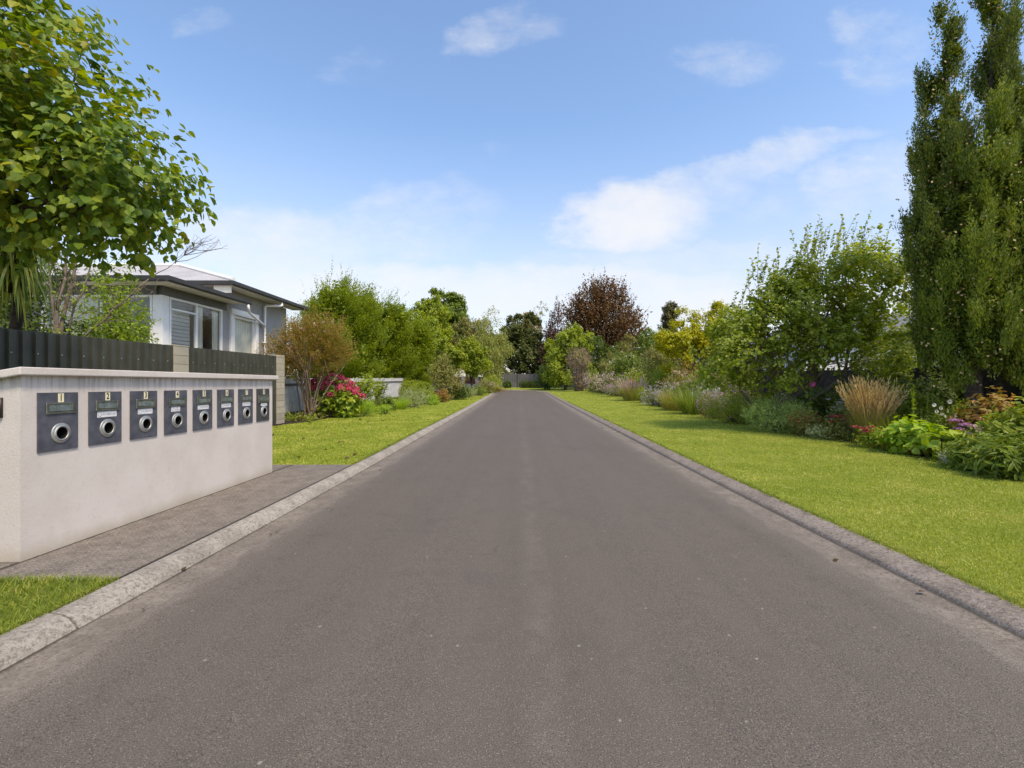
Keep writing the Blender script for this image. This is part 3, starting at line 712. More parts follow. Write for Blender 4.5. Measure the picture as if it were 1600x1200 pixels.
# ================================================================== fences on the left
FX = -7.78
M['colour_steel'] = mottled('dark_olive_steel', (.046, .047, .037), (.068, .069, .055), 3, .42, .0, .5, .05, 40, .002)
M['zinc'] = mottled('zinc_screws', (.5, .5, .5), (.65, .65, .65), 40, .4, .8)
def block_mat():
    m, nt, out = new_mat('concrete_block'); P = geo_pos(nt)
    s = nd(nt, 'ShaderNodeSeparateXYZ'); nt.links.new(P, s.inputs[0])
    cz = math_(nt, 'FRACT', math_(nt, 'DIVIDE', s.outputs[2], .2)); joint = maprange(nt, math_(nt, 'MINIMUM', cz, math_(nt, 'SUBTRACT', 1, cz)), .02, .05, 1, 0)
    row = math_(nt, 'FLOOR', math_(nt, 'DIVIDE', s.outputs[2], .2)); wn = nd(nt, 'ShaderNodeTexWhiteNoise', noise_dimensions='1D'); nt.links.new(row, wn.inputs['W'])
    c = mixc(nt, (.34, .30, .235), (.44, .395, .32), wn.outputs['Value'])
    c = mixc(nt, c, (.24, .21, .165), math_(nt, 'MULTIPLY', maprange(nt, noise(nt, 6, 5, .65, vec=P), .5, .7), .5))
    c = mixc(nt, c, (.15, .13, .105), math_(nt, 'MULTIPLY', joint, .75))
    h = math_(nt, 'SUBTRACT', math_(nt, 'MULTIPLY', noise(nt, 150, 3, .6, vec=P), .35), joint)
    principled(nt, out, c, .92, 0, .25, h, .6, .008); return m
M['block'] = block_mat()
def corrugated(y0, y1, label):
    t = empty('corrugated_fence', (FX, (y0+y1)/2, gz(FX, (y0+y1)/2)), label, 'fence', 'dark ribbed steel fences')
    ys, xs = [], []; y = y0
    while y < y1:
        for dy, dx in ((0, 0), (.060, 0), (.072, .045), (.118, .045), (.130, 0), (.19, 0)):
            if y + dy <= y1: ys.append(y + dy); xs.append(dx)
        y += .20
    ys = np.array(ys); xs = np.array(xs)
    zt = 2.185 + .06*(ys-7)/8; zb = G(FX, ys) + .03
    V = np.stack([np.stack([FX + xs, ys, zt], -1), np.stack([FX + xs, ys, zb], -1)], 1)
    o = MB().grid(V).build('ribbed_sheet', M['colour_steel'], (0,0,0), t)
    sm = o.modifiers.new('solidify', 'SOLIDIFY'); sm.thickness = .004; sm.offset = 1
    sc = MB()
    for yy_ in np.arange(y0 + .10, y1, .4):
        sc.lathe([(0.0001, .012), (.009, .008), (.011, 0)], 8, 0, Matrix.Translation((FX + .048, yy_, 1.83 + .06*(yy_-7)/8)) @ Matrix(((0,0,1,0),(1,0,0,0),(0,1,0,0),(0,0,0,1))))
    so_ = sc.build('screws', M['zinc'], (0,0,0), t); so_['kind'] = 'stuff'
    rl = MB(); rl.box((FX - .06, y0, 1.80), (FX - .006, y1, 1.86)); rl.box((FX - .06, y0, .5), (FX - .006, y1, .56)); rl.build('rail', M['colour_steel'], (0,0,0), t)
corrugated(1.5, 10.60, 'long dark olive ribbed steel fence behind the letterbox wall, below the big leafy tree')
corrugated(11.12, 15.15, 'short dark olive ribbed steel fence between the two concrete block pillars')
for k, (y0, y1, lab, zt) in enumerate(((10.62, 11.10, 'concrete block pillar standing between the two dark ribbed fences', 2.235), (15.17, 15.62, 'concrete block pillar beside the reddish-brown crape myrtle, ending the dark fence', 2.29))):
    g = MB(); g.box((FX - .30, y0, gz(FX, y0) - .1), (FX + .03, y1, zt))
    o = bevel(g.build('block_pillar', M['block'], (FX - .13, (y0+y1)/2, gz(FX, y0))), .006, 2); tag(o, lab, 'pillar', 'concrete block fence pillars')
# white painted paling fence
M['white_board'] = mottled('weathered_white_paint', (.50, .49, .46), (.68, .67, .64), 5, .7, 0, .3, .3, 60, .003)
M['grey_timber'] = mottled('grey_timber', (.10, .085, .07), (.18, .155, .13), 7, .85, 0, .2, .4, 50, .004)
t = empty('white_fence', (-8.5, 25, gz(-8.5, 25)), 'low weathered white vertical board fence behind the red hydrangea', 'fence')
g = MB(); FW = -8.5; y = 16.0; 
while y < 34.6:
    w = .14; z0 = gz(FW, y) + .22; zt = 1.44 + .0125*(y-16)
    g.box((FW, y, z0 + rng.uniform(-.02, .02)), (FW + .02, y + w - .012, zt - .16)); y += w
g.build('boards', M['white_board'], (0,0,0), t)
g = MB(); y = 16.0
while y < 34.6:
    zt = 1.44 + .0125*(y-16); g.box((FW, y, zt - .10), (FW + .02, y + .138, zt + .10)); y += .14
g.build('top_boards', M['white_board'], (0,0,0), t)
g = MB()
for a, bb in ((16, 34.5),):
    za, zb = 1.44 - .13, 1.44 + .0125*18.5 - .13
    g.add([(FW - .03, a, za - .05), (FW + .045, a, za - .05), (FW + .045, bb, zb - .05), (FW - .03, bb, zb - .05), (FW - .03, a, za + .04), (FW + .045, a, za + .04), (FW + .045, bb, zb + .04), (FW - .03, bb, zb + .04)],
          [[(0,3,2,1),(4,5,6,7),(0,1,5,4),(1,2,6,5),(2,3,7,6),(3,0,4,7)]])
    g.box((FW - .02, a, gz(FW, a) - .1), (FW + .03, bb, gz(FW, a) + .24))
g.build('rails', M['grey_timber'], (0,0,0), t)
for yp in (17.5, 22.5, 27.6, 33.9):
    g = MB(); g.box((FW - .14, yp, gz(FW, yp) - .1), (FW - .04, yp + .1, 1.62 + .0125*(yp-16))); g.build('post', M['grey_timber'], (0,0,0), t)
g = MB(); g.box((FW - .1, 34.7, gz(FW, 34) - .1), (FW + .06, 34.86, 1.80)); g.build('end_post', M['white_board'], (0,0,0), t)

# ================================================================== the house behind the fence
M['house_grey'] = mottled('grey_house_paint', (.30, .295, .29), (.35, .345, .34), 3, .75, 0, .3, .12, 90, .003)
M['lintel'] = mottled('dark_grey_paint', (.11, .108, .108), (.14, .138, .138), 3, .6)
M['white_paint'] = mottled('white_joinery', (.80, .79, .77), (.86, .85, .83), 4, .45, 0, .5, .05, 50, .002)
M['soffit'] = mottled('cream_soffit', (.66, .63, .53), (.74, .71, .61), 2, .7)
M['gutter_dark'] = mottled('charcoal_gutter', (.030, .029, .029), (.045, .044, .044), 4, .4)
def roof_mat():
    m, nt, out = new_mat('corrugated_roof'); tcn = geo_pos(nt); s = nd(nt, 'ShaderNodeSeparateXYZ'); nt.links.new(tcn, s.inputs[0])
    w = math_(nt, 'SINE', math_(nt, 'MULTIPLY', s.outputs[0], 6.283/.15))
    c = mixc(nt, (.40, .375, .365), (.48, .455, .445), maprange(nt, noise(nt, 1.3, 4, .6, vec=tcn), .35, .65))
    principled(nt, out, c, .5, 0, .4, w, .5, .02); return m
M['roof'] = roof_mat()
def glass_mat(k=.6, b=.06):
    m, nt, out = new_mat('window_glass')
    tr = nd(nt, 'ShaderNodeBsdfTransparent'); tr.inputs[0].default_value = (.9, .92, .91, 1)
    gl = nd(nt, 'ShaderNodeBsdfGlossy'); gl.inputs['Roughness'].default_value = .02; gl.inputs['Color'].default_value = (.9, .93, .95, 1)
    lw = nd(nt, 'ShaderNodeLayerWeight'); lw.inputs['Blend'].default_value = .42
    f = math_(nt, 'ADD', math_(nt, 'MULTIPLY', lw.outputs['Fresnel'], k), b, clamp=True)
    mx = nd(nt, 'ShaderNodeMixShader'); nt.links.new(f, mx.inputs[0]); nt.links.new(tr.outputs[0], mx.inputs[1]); nt.links.new(gl.outputs[0], mx.inputs[2])
    nt.links.new(mx.outputs[0], out.inputs['Surface']); return m
M['glass'] = glass_mat(); M['glass_clear'] = glass_mat(.22, .02)
M['curtain'] = mottled('pale_curtain', (.72, .71, .63), (.80, .79, .71), 5, .9)
M['room'] = mottled('room_wall', (.50, .49, .46), (.56, .55, .52), 2, .9)
HX = -9.5; HY = 12.58; HM = 15.36; MX_ = -9.62
house = empty('grey_house', (-14, 18, gz(-14, 18)), 'single-storey grey house with white window frames and charcoal gutters behind the dark fence', 'house')
HL = -22.
g = MB()   # wall panels round the openings
def wallX(x, th, y0, y1, z0, z1): g.box((x - th, y0, z0), (x, y1, z1))
def wallY(y, th, x0, x1, z0, z1): g.box((x0, y, z0), (x1, y + th, z1))
wallX(HX, .12, HY + .24, 15.34, .1, 1.65); wallX(HX, .12, 15.12, 15.34, 1.652, 3.72)
wallX(HX - .01, .12, 15.36, 15.5, .1, 4.42); wallX(HX - .01, .12, 17.16, 19.3, .1, 4.42); wallX(HX - .012, .118, 15.5, 17.16, 3.86, 4.42); wallX(HX - .012, .118, 15.5, 17.16, .1, .9)
wallY(HY, .12, HL, HX - .26, .1, 1.65); wallY(HY, .12, HL, -15.9, 1.652, 3.72)
wallY(HM, .12, HL, HX - .14, .1, 4.42)
g.box((HL, 19.2, .1), (HX - .14, 19.32, 4.42)); g.box((HL - .12, HY, .1), (HL, 19.32, 4.4))
g.box((HL, HY + .2, 1.0), (HX - .13, HM, 1.1))   # floor
g.build('wall', M['house_grey'], (0,0,0), house)
g = MB(); g.box((HX - .14, HY + .05, 3.722), (HX + .012, 15.35, 3.965)); g.box((HL, HY - .012, 3.722), (HX - .142, HY + .1, 3.965)); g.build('lintel', M['lintel'], (0,0,0), house)
g = MB(); g.box((HL, HY + 2.45, 1.1), (HX - .6, HY + 2.5, 3.9)); g.box((-13.0, HY+.3, 1.1), (-12.95, HY + 2.4, 3.9)); g.box((HL, HY + .2, 3.9), (HX - .14, HM, 3.93)); g.build('room_partition', M['room'], (0,0,0), house)
# corner post
g = MB(); g.box((HX - .24, HY - .02, .1), (HX + .02, HY + .23, 3.72)); bevel(g.build('corner_post', M['white_paint'], (0,0,0), house), .006, 1)
def window(along, fixed, a0, a1, z0, z1, bars, trans, curtain=None, fw=.06, name='window'):
    """along 'y': window in the side wall (faces +x); 'x': in the front wall (faces -y)"""
    fr = MB()
    def bx(a, b_, z_, zz, d0, d1):
        if along == 'y': fr.box((fixed + d0, a, z_), (fixed + d1, b_, zz))
        else: fr.box((a, fixed - d1, z_), (b_, fixed - d0, zz))
    bx(a0, a1, z0, z0 + fw, -.06, .025); bx(a0, a1, z1 - fw, z1, -.06, .02)
    bx(a0, a0 + fw, z0 + fw, z1 - fw, -.06, .02); bx(a1 - fw, a1, z0 + fw, z1 - fw, -.06, .02)
    for bb in bars: bx(bb - .03, bb + .03, z0 + fw, z1 - fw, -.055, .016)
    for (p, q, zz) in trans: bx(p + .032, q - .032, zz - .025, zz + .025, -.05, .012)
    fo = fr.build(name, M['white_paint'], (0,0,0), house)
    pn = MB()
    if along == 'y': pn.poly([(fixed - .03, a0 + fw/2, z0 + fw/2), (fixed - .03, a1 - fw/2, z0 + fw/2), (fixed - .03, a1 - fw/2, z1 - fw/2), (fixed - .03, a0 + fw/2, z1 - fw/2)])
    else: pn.poly([(a0 + fw/2, fixed + .03, z0 + fw/2), (a1 - fw/2, fixed + .03, z0 + fw/2), (a1 - fw/2, fixed + .03, z1 - fw/2), (a0 + fw/2, fixed + .03, z1 - fw/2)])
    pn.build('pane', M['glass_clear' if name == 'french_door' else 'glass'], (0,0,0), fo)
    for (c0, c1, amp) in (curtain or []):
        aa = np.linspace(c0, c1, int(abs(c1-c0)*60)+4); w = amp*np.sin(aa*2*np.pi/.13 + .8*np.sin(aa*9)) - .075
        if along == 'y': V = np.stack([np.stack([fixed + w, aa, np.full_like(aa, z)], -1) for z in (z0 + .05, z1 - .03)], 0)
        else: V = np.stack([np.stack([aa, fixed - w, np.full_like(aa, z)], -1) for z in (z0 + .05, z1 - .03)], 0)
        MB().grid(V).build('curtain', M['curtain'], (0,0,0), fo, smooth=True)
window('y', HX, HY + .25, 15.11, 1.66, 3.715, [13.92], [(HY + .31, 13.92, 3.40)], [(14.0, 14.3, .02), (14.75, 15.05, .02)])
bl = MB()  # pale slats added to stand in for louvre lines reflected in the pane
for z in np.arange(1.75, 3.36, .105): bl.poly([(HX - .16, HY + .32, z), (HX - .16, 13.86, z), (HX - .15, 13.86, z + .092), (HX - .15, HY + .32, z + .092)])
bl.build('reflection_slats', M['white_paint'], (0,0,0), house)
window('x', HY, -12.6, HX - .25, 1.66, 3.715, [-11.1], [], [(-12.5, -11.25, .02)])
window('x', HY, -15.88, -12.64, 1.66, 3.715, [-14.3], [(-15.8, -14.3, 3.2)], [(-15.6, -14.4, .02)])
# french door in a deep white surround
g = MB(); xo = HX + .06
g.box((HX - .1, 15.52, .9), (xo, 15.70, 3.64)); g.box((HX - .1, 16.96, .9), (xo, 17.14, 3.64)); g.box((HX - .1, 15.52, 3.642), (xo + .02, 17.14, 3.84))
bevel(g.build('door_surround', M['white_paint'], (0,0,0), house), .006, 1)
window('y', HX - .01, 15.71, 16.95, 1.0, 3.635, [], [], [(15.76, 16.9, .03)], .08, 'french_door')
# eaves: soffit, gutter, roofs
EX, EY, EZ = -8.9, 12.0, 3.97
g = MB(); g.box((HL - .6, EY + .06, EZ), (HX + .0, HY - .014, EZ + .02)); g.box((HX + .014, EY + .06, EZ), (EX - .06, 15.55, EZ + .02)); g.box((HX - .14, HY+.12, EZ), (HX + .012, 15.34, EZ + .02)); g.box((HX, EY + .06, EZ), (HX + .013, HY, EZ + .02))
MXE, MYE, MZE = -8.9, 14.70, 4.43
g.box((HL, MYE + .06, MZE), (HX - .01, HM - .005, MZE + .02)); g.box((HX - .005, MYE + .06, MZE), (MXE - .06, 19.85, MZE + .02))
g.build('soffit', M['soffit'], (0,0,0), house)
g = MB(); g.box((HX - .05, MYE + .08, 4.2), (HX + .5, MYE + .10, MZE - .002)); g.build('soffit_box', M['soffit'], (0,0,0), house)
pr = [(0, .0), (.075, .0), (.10, .03), (.105, .135), (.09, .14), (0, .14)]
g = MB()
def gut(x, y, z, L, side):
    if side == 'x': g.prism([(x - .105 + p[0], z + p[1]) for p in pr], 'y', y, y + L)
    else: g.prism([(y + .105 - p[0], z + p[1]) for p in pr], 'x', x - L, x)
gut(EX + .05, EY - .05, EZ - .01, 3.72, 'x'); gut(EX - .058, EY - .05, EZ - .011, 13, 'y')
gut(MXE + .05, MYE - .05, MZE - .01, 5.25, 'x'); gut(MXE - .058, MYE - .05, MZE - .011, 13, 'y')
g.build('gutter', M['gutter_dark'], (0,0,0), house)
rf = empty('roof', (0,0,0)); rf.parent = house; rf.location = (0,0,0)
g = MB(); q = .14; z0 = EZ + .135
A = [(EX + .02, EY - .02, z0), (EX + .02, 15.66, z0), (EX - .64, 15.66, z0 + q*.66), (EX - 3.3, 15.36, z0 + q*3.34), (HL - .6, 15.36, z0 + q*3.34), (HL - .6, EY - .02, z0)]
g.poly([A[0], A[1], (EX - 3.3, 15.66, z0 + q*3.32), (EX - 3.3, EY + 3.3, z0 + q*3.32)]); g.poly([A[0], (EX - 3.3, EY + 3.3, z0 + q*3.32), (HL - .6, EY + 3.3, z0 + q*3.32), A[5]])
p0 = np.array([MXE + .02, MYE - .02, MZE + .135]); 
ap1 = np.array([-12.38, 17.3, 5.66]); ap2 = ap1 + [-11, 0, 0]
fl_ = np.array([HL - 3, MYE - .02, MZE + .135]); br = np.array([MXE + .02, 19.92, MZE + .135])
g.poly([p0, ap1, ap2, fl_]); g.poly([p0, br, ap1]); g.poly([br, fl_ + [0, 5.24, 0], ap2, ap1])
g.build('roofing', M['roof'], (0,0,0), rf)
g = MB(); g.tube([p0 + [0, 0, .03], ap1 + [0, 0, .03]], .07, n=6); g.tube([ap1 + [.02, 0, .02], ap2 + [0, 0, .02]], .08, n=6); g.build('ridge_cap', M['white_paint'], (0,0,0), rf)
# downpipes
g = MB()
g.tube([(EX - .0, 15.5, EZ - .02), (EX - .0, 15.55, EZ - .16), (EX - .12, 15.8, EZ - .24), (HX + .10, 17.30, EZ - .42), (HX + .10, 17.46, EZ - .47)], .045, n=10)
g.tube([(MXE + .0, 17.75, MZE - .0), (MXE - .0, 17.75, MZE - .13), (MXE - .05, 17.72, MZE - .16), (HX + .13, 17.52, MZE - .19), (HX + .09, 17.5, MZE - .24), (HX + .09, 17.5, .2)], .048, n=10)
g.box((HX - .0, 17.44, 2.85), (HX + .14, 17.56, 2.9))
g.build('downpipe', M['white_paint'], (0,0,0), house, smooth=True)

# ================================================================== right side: paling fence, white house, shed; end of the lane
M['dark_board'] = mottled('dark_fence_timber', (.028, .022, .017), (.06, .048, .038), 6, .85, 0, .2, .4, 50, .004)
t = empty('paling_fence', (11.4, 14, gz(11.4, 14)), 'tall dark brown wooden paling fence behind the flower bed and the conifer', 'fence')
g = MB(); y = 2.0
while y < 46:
    g.box((11.4, y, gz(11.4, y) - .1), (11.425, y + .145, gz(11.4, y) + 1.75 + rng.uniform(-.015, .015))); y += .152
g.build('palings', M['dark_board'], (0,0,0), t)
g = MB(); g.box((11.43, 2, .5), (11.5, 30, .6)); g.box((11.43, 2, 1.3), (11.5, 30, 1.4)); g.build('rails', M['dark_board'], (0,0,0), t)
M['weatherboard'] = mottled('white_weatherboard', (.66, .66, .66), (.74, .74, .74), 3, .6)
M['grey_roof'] = mottled('slate_grey_roof', (.10, .10, .11), (.15, .15, .165), 3, .6)
wh = empty('white_house', (19, 24, gz(19, 24)), 'white weatherboard house half hidden behind the trees and the dark paling fence', 'house')
g = MB(); zb = gz(19, 24) - .1
for k in range(18): 
    g.box((12.6 + .0, 21 + .012*(k % 1), zb + k*.18), (27, 21.3 + 6, zb + k*.18 + .165)); g.box((12.62, 21.02, zb + k*.18 + .165), (26.98, 27.28, zb + (k+1)*.18))
g.build('wall', M['weatherboard'], (0,0,0), wh)
g = MB(); zt = zb + 18*.18
g.add([(12.1, 20.4, zt + .02), (27.5, 20.4, zt + .02), (27.5, 27.9, zt + .02), (12.1, 27.9, zt + .02), (15.5, 24.1, zt + 1.5), (24, 24.1, zt + 1.5)], [[(0, 1, 5, 4), (2, 3, 4, 5), (3, 2, 1, 0)], [(1, 2, 5), (3, 0, 4)]])
g.build('roof', M['grey_roof'], (0,0,0), wh)
for x0 in (14.5, 17.6, 21.5):
    g = MB(); g.box((x0, 20.93, zb + 1.35), (x0 + 1.5, 20.99, zb + 2.6)); wo = g.build('window', M['white_paint'], (0,0,0), wh)
    g = MB(); g.poly([(x0 + .08, 20.925, zb + 1.43), (x0 + 1.42, 20.925, zb + 1.43), (x0 + 1.42, 20.925, zb + 2.52), (x0 + .08, 20.925, zb + 2.52)]); g.build('pane', M['glass'], (0,0,0), wo)
sh = empty('garden_shed', (13.4, 36.5, gz(13.4, 36.5)), 'small garden shed roof of grey slate with a white edge beyond the flower bed', 'shed')
zb = gz(13.4, 36) - .1
g = MB(); g.box((12.2, 35.2, zb), (14.6, 38, zb + 2.3)); g.build('wall', M['weatherboard'], (0,0,0), sh)
g = MB(); g.add([(12.0, 34.9, zb + 2.32), (14.9, 34.9, zb + 2.32), (14.9, 36.6, zb + 3.0), (12.0, 36.6, zb + 3.0), (14.9, 38.3, zb + 2.32), (12, 38.3, zb + 2.32)], [[(0, 1, 2, 3), (3, 2, 4, 5), (0, 5, 4, 1)], [(0, 3, 5), (1, 4, 2)]]); g.build('roof', M['grey_roof'], (0,0,0), sh)
g = MB(); g.box((11.96, 36.5, zb + 2.98), (14.94, 36.7, zb + 3.04)); g.build('ridge_cap', M['white_paint'], (0,0,0), sh)
# grey sheet fence at the end
M['grey_steel'] = mottled('grey_sheet_steel', (.10, .097, .10), (.125, .12, .125), 1.5, .5)
M['grey_steel_d'] = mottled('grey_post_steel', (.08, .08, .085), (.11, .11, .115), 3, .5)
t = empty('grey_fence', (2, 67, gz(2, 67)), 'grey steel sheet fence closing off the far end of the lane', 'fence')
g = MB(); x = -2.6
px_ = []
z0 = gz(2, 67) - .05
xs = np.arange(-2.6, 9.0, .12); V = np.stack([np.stack([xs, 67 + .03*(np.arange(len(xs)) % 2), np.full_like(xs, z)], -1) for z in (z0, z0 + 1.95)], 0)
MB().grid(V).build('sheets', M['grey_steel'], (0,0,0), t)
for x in np.arange(-2.6, 9.1, 2.35):
    g = MB(); g.box((x - .05, 66.9, z0), (x + .05, 66.98, z0 + 2.0)); g.build('post', M['grey_steel_d'], (0,0,0), t)
M['pale_render'] = mottled('cream_render', (.60, .54, .46), (.68, .62, .54), 1.5, .8)
M['red_timber'] = mottled('red_brown_timber', (.15, .045, .035), (.20, .065, .05), 3, .6)
t = empty('cream_wall', (-5.8, 60, gz(-5.8, 60)), 'cream rendered garden wall with red-brown timber panels near the end of the lane', 'wall')
z0 = gz(-6, 60) - .1
g = MB(); g.box((-10, 60, z0), (-2.6, 60.2, z0 + .75))
for x in (-10, -7.35, -5.62, -4.15, -2.95): g.box((x, 59.95, z0 - .01), (x + .36, 60.25, z0 + 1.75))
g.build('wall_body', M['pale_render'], (0,0,0), t)
for a, b_ in ((-9.62, -7.37), (-6.97, -5.64), (-5.24, -4.17), (-3.77, -2.97)):
    g = MB(); g.box((a, 60.06, z0 + .76), (b_, 60.1, z0 + 1.68)); g.build('timber_panel', M['red_timber'] if b_ < -4.5 else M['grey_steel'], (0,0,0), t)
# thin garden stake at the lawn edge
g = MB(); sy = 8.0; sx = 7.13; zz = gz(sx, sy)
g.tube([(sx, sy, zz - .1), (sx, sy, zz + .40)], .009, n=8); g.lathe([(.0001, .43), (.014, .425), (.016, .40), (.010, .385)], 10, 0, Matrix.Translation((sx, sy, zz)))
tag(g.build('garden_stake', M['black'], (sx, sy, zz)), 'thin black stake standing at the lawn edge beside the lime-green leafy plants', 'stake')
# round lamp-like meter and clothes-line bar are not readable in the photograph
# ================================================================== plant materials
bark = lambda n, a, b_, s=14: mottled(n, a, b_, s, .9, 0, .2, .8, 45, .012)
M['bark'] = bark('grey_brown_bark', (.055, .043, .033), (.12, .098, .078))
M['bark_pale'] = bark('pale_bark', (.16, .125, .095), (.27, .22, .17))
M['bark_red'] = bark('tan_bark', (.15, .105, .072), (.26, .20, .145))
M['bark_dark'] = bark('dark_bark', (.022, .017, .013), (.05, .04, .03))
L_ = lambda n, *c, **k: M.setdefault(n, leaf_mat(n, list(c), **k))
L_('linden_leaf', (.026, .052, .010), (.045, .078, .012), (.07, .11, .014), (.11, .14, .016), (.17, .135, .02), trans=.42, var=.45, scale=.9)
L_('strap_leaf', (.03, .055, .014), (.05, .085, .018), (.085, .11, .02), (.30, .26, .02), trans=.3, rough=.4)
L_('privet_leaf', (.05, .085, .012), (.08, .13, .014), (.12, .17, .018), (.17, .20, .025), trans=.4)
L_('dark_leaf', (.022, .038, .010), (.040, .063, .013), (.062, .09, .018), trans=.35)
L_('crape_leaf', (.045, .070, .013), (.085, .095, .018), (.15, .105, .03), (.20, .085, .042), trans=.4, scale=1.2)
L_('hornbeam_leaf', (.038, .062, .008), (.070, .102, .009), (.105, .138, .011), (.15, .172, .014), trans=.42, scale=.8)
L_('hydrangea_leaf', (.045, .085, .012), (.08, .13, .014), (.13, .17, .018), (.18, .185, .02), trans=.35)
L_('hydrangea_bloom', (.36, .02, .075), (.50, .045, .12), (.60, .11, .17), (.55, .17, .15), trans=.2)
L_('lime_leaf', (.085, .145, .014), (.125, .19, .02), (.165, .215, .03), trans=.4)
L_('yellow_leaf', (.10, .12, .005), (.165, .175, .006), (.21, .205, .008), trans=.45)
L_('yellowgreen_leaf', (.065, .10, .012), (.11, .145, .016), (.16, .18, .022), trans=.42)
L_('mid_leaf', (.040, .064, .012), (.068, .098, .016), (.10, .135, .023), trans=.35)
L_('pear_leaf', (.050, .078, .012), (.086, .12, .016), (.125, .16, .026), (.18, .20, .055), trans=.48, rough=.4)
L_('conifer_leaf', (.022, .038, .010), (.038, .058, .012), (.064, .084, .015), (.105, .122, .022), trans=.25, scale=.7)
L_('conifer_lit', (.034, .056, .011), (.056, .084, .014), (.086, .114, .018), (.125, .145, .025), trans=.3, scale=.8)  # lighter copy of the conifer greens, paints its sunlit front
L_('conifer_cone', (.16, .12, .075), (.26, .205, .14), trans=.05)
L_('copper_leaf', (.026, .018, .011), (.050, .029, .016), (.080, .045, .020), (.062, .056, .02), trans=.3, scale=.35)
L_('purple_leaf', (.032, .017, .013), (.06, .032, .022), trans=.25)
L_('purple_olive', (.03, .035, .014), (.05, .05, .02), (.075, .07, .03), trans=.25)
L_('willow_leaf', (.085, .105, .03), (.13, .15, .045), (.18, .19, .06), trans=.4)
L_('olive_leaf', (.065, .075, .022), (.105, .11, .035), (.15, .14, .05), trans=.35)
L_('grey_leaf', (.085, .11, .055), (.13, .155, .085), (.19, .21, .125), trans=.3)
L_('mound_leaf', (.10, .145, .045), (.14, .195, .065), (.18, .235, .09), trans=.35)
L_('tan_bright', (.60, .45, .23), (.72, .57, .32), trans=.3)
L_('bright_leaf', (.075, .105, .014), (.12, .155, .018), (.165, .20, .026), trans=.4, scale=.6)
L_('dark_olive', (.026, .036, .011), (.042, .054, .015), (.066, .076, .021), trans=.28)
L_('silver_leaf', (.26, .28, .25), (.38, .40, .36), (.48, .49, .45), trans=.2)
L_('white_petal', (.62, .62, .56), (.74, .74, .68), trans=.2)
L_('cream_petal', (.52, .50, .30), (.66, .63, .42), trans=.2)
L_('lilac_petal', (.33, .27, .37), (.50, .42, .53), (.60, .53, .60), trans=.2)
L_('mauve_petal', (.24, .12, .24), (.38, .22, .38), trans=.2)
L_('palepink_petal', (.50, .32, .31), (.62, .44, .42), (.66, .52, .48), trans=.2)
L_('pink_petal', (.52, .06, .20), (.62, .12, .30), trans=.25)
L_('red_petal', (.20, .02, .025), (.32, .04, .045), trans=.2)
L_('sedum_bloom', (.085, .016, .022), (.13, .028, .032), (.17, .06, .05), trans=.15)
L_('rust_leaf', (.09, .065, .016), (.13, .065, .022), (.11, .105, .018), (.15, .095, .035), trans=.35)
L_('tan_straw', (.50, .35, .13), (.66, .48, .20), (.74, .58, .30), trans=.3)
L_('straw_green', (.085, .10, .024), (.13, .135, .036), (.18, .165, .055), trans=.35)
L_('blade_green', (.05, .08, .015), (.08, .115, .02), (.12, .15, .03), trans=.35)
L_('brown_twig', (.065, .048, .036), (.11, .085, .065), (.15, .11, .085), trans=.1)
L_('orange_petal', (.42, .17, .05), (.50, .28, .10), trans=.2)
L_('dry_leaf', (.014, .009, .006), (.030, .018, .009), (.085, .05, .018), trans=.2)
L_('yellow_eye', (.5, .33, .02), (.6, .42, .05), trans=.1)

def thing_tree(name, label, cat, base, wood, woodmat, foliage, leafmats, group=None, crown_name='crown', extra=None):
    t = empty(name, base, label, cat, group)
    if wood is not None: build('trunk', rel(wood.g, base), woodmat, (0,0,0), t, smooth=True)
    if foliage: build(crown_name, rel(foliage, base), leafmats, (0,0,0), t)
    for (nm, geo, mm, kd) in (extra or []):
        o = build(nm, rel(geo, base), mm, (0,0,0), t)
        if kd: o['kind'] = kd
    return t
B3 = lambda X, Y, dz=0.: (X, Y, gz(X, Y) + dz)

# ------------------------------------------------------------------ left side
# big leafy tree, trunk out of view
base = B3(-6.55, 5.2); blobs = [(-5.5,5.3,3.74,1.55,1.2,.86), (-5.9,5.3,4.75,1.45,1.3,.95), (-6.5,5.1,5.8,1.4,1.3,.95), (-4.95,5.45,3.62,1.1,.9,.70), (-6.7,5.0,3.75,1.3,1.2,.9), (-5.75,4.6,4.3,1.1,.9,.8)]
wd = MB(); branchwork(wd, base, (-6.5, 5.2, 3.0), blobs, .15, 5, 200, 0, .007, .08)
fo = [crown(blobs, 1750, 9, .42, .088, .076, up=.05, out=.9, rnd=.5, shell=(.35, 1.02), lump=.12, kind='h', droop=.75, nup=.9, jit=.3, spread=.9)]
fo += [crown(blobs, 380, 9, .45, .082, .072, up=.1, out=1., rnd=.3, shell=(.95, 1.12), lump=.15, kind='h', droop=.7, nup=.9, jit=.2, spread=.8)]
thing_tree('broadleaf_tree', 'large tree with broad heart-shaped yellowing green leaves hanging over the letterbox wall', 'tree', base, wd, M['bark'], fo, M['linden_leaf'])
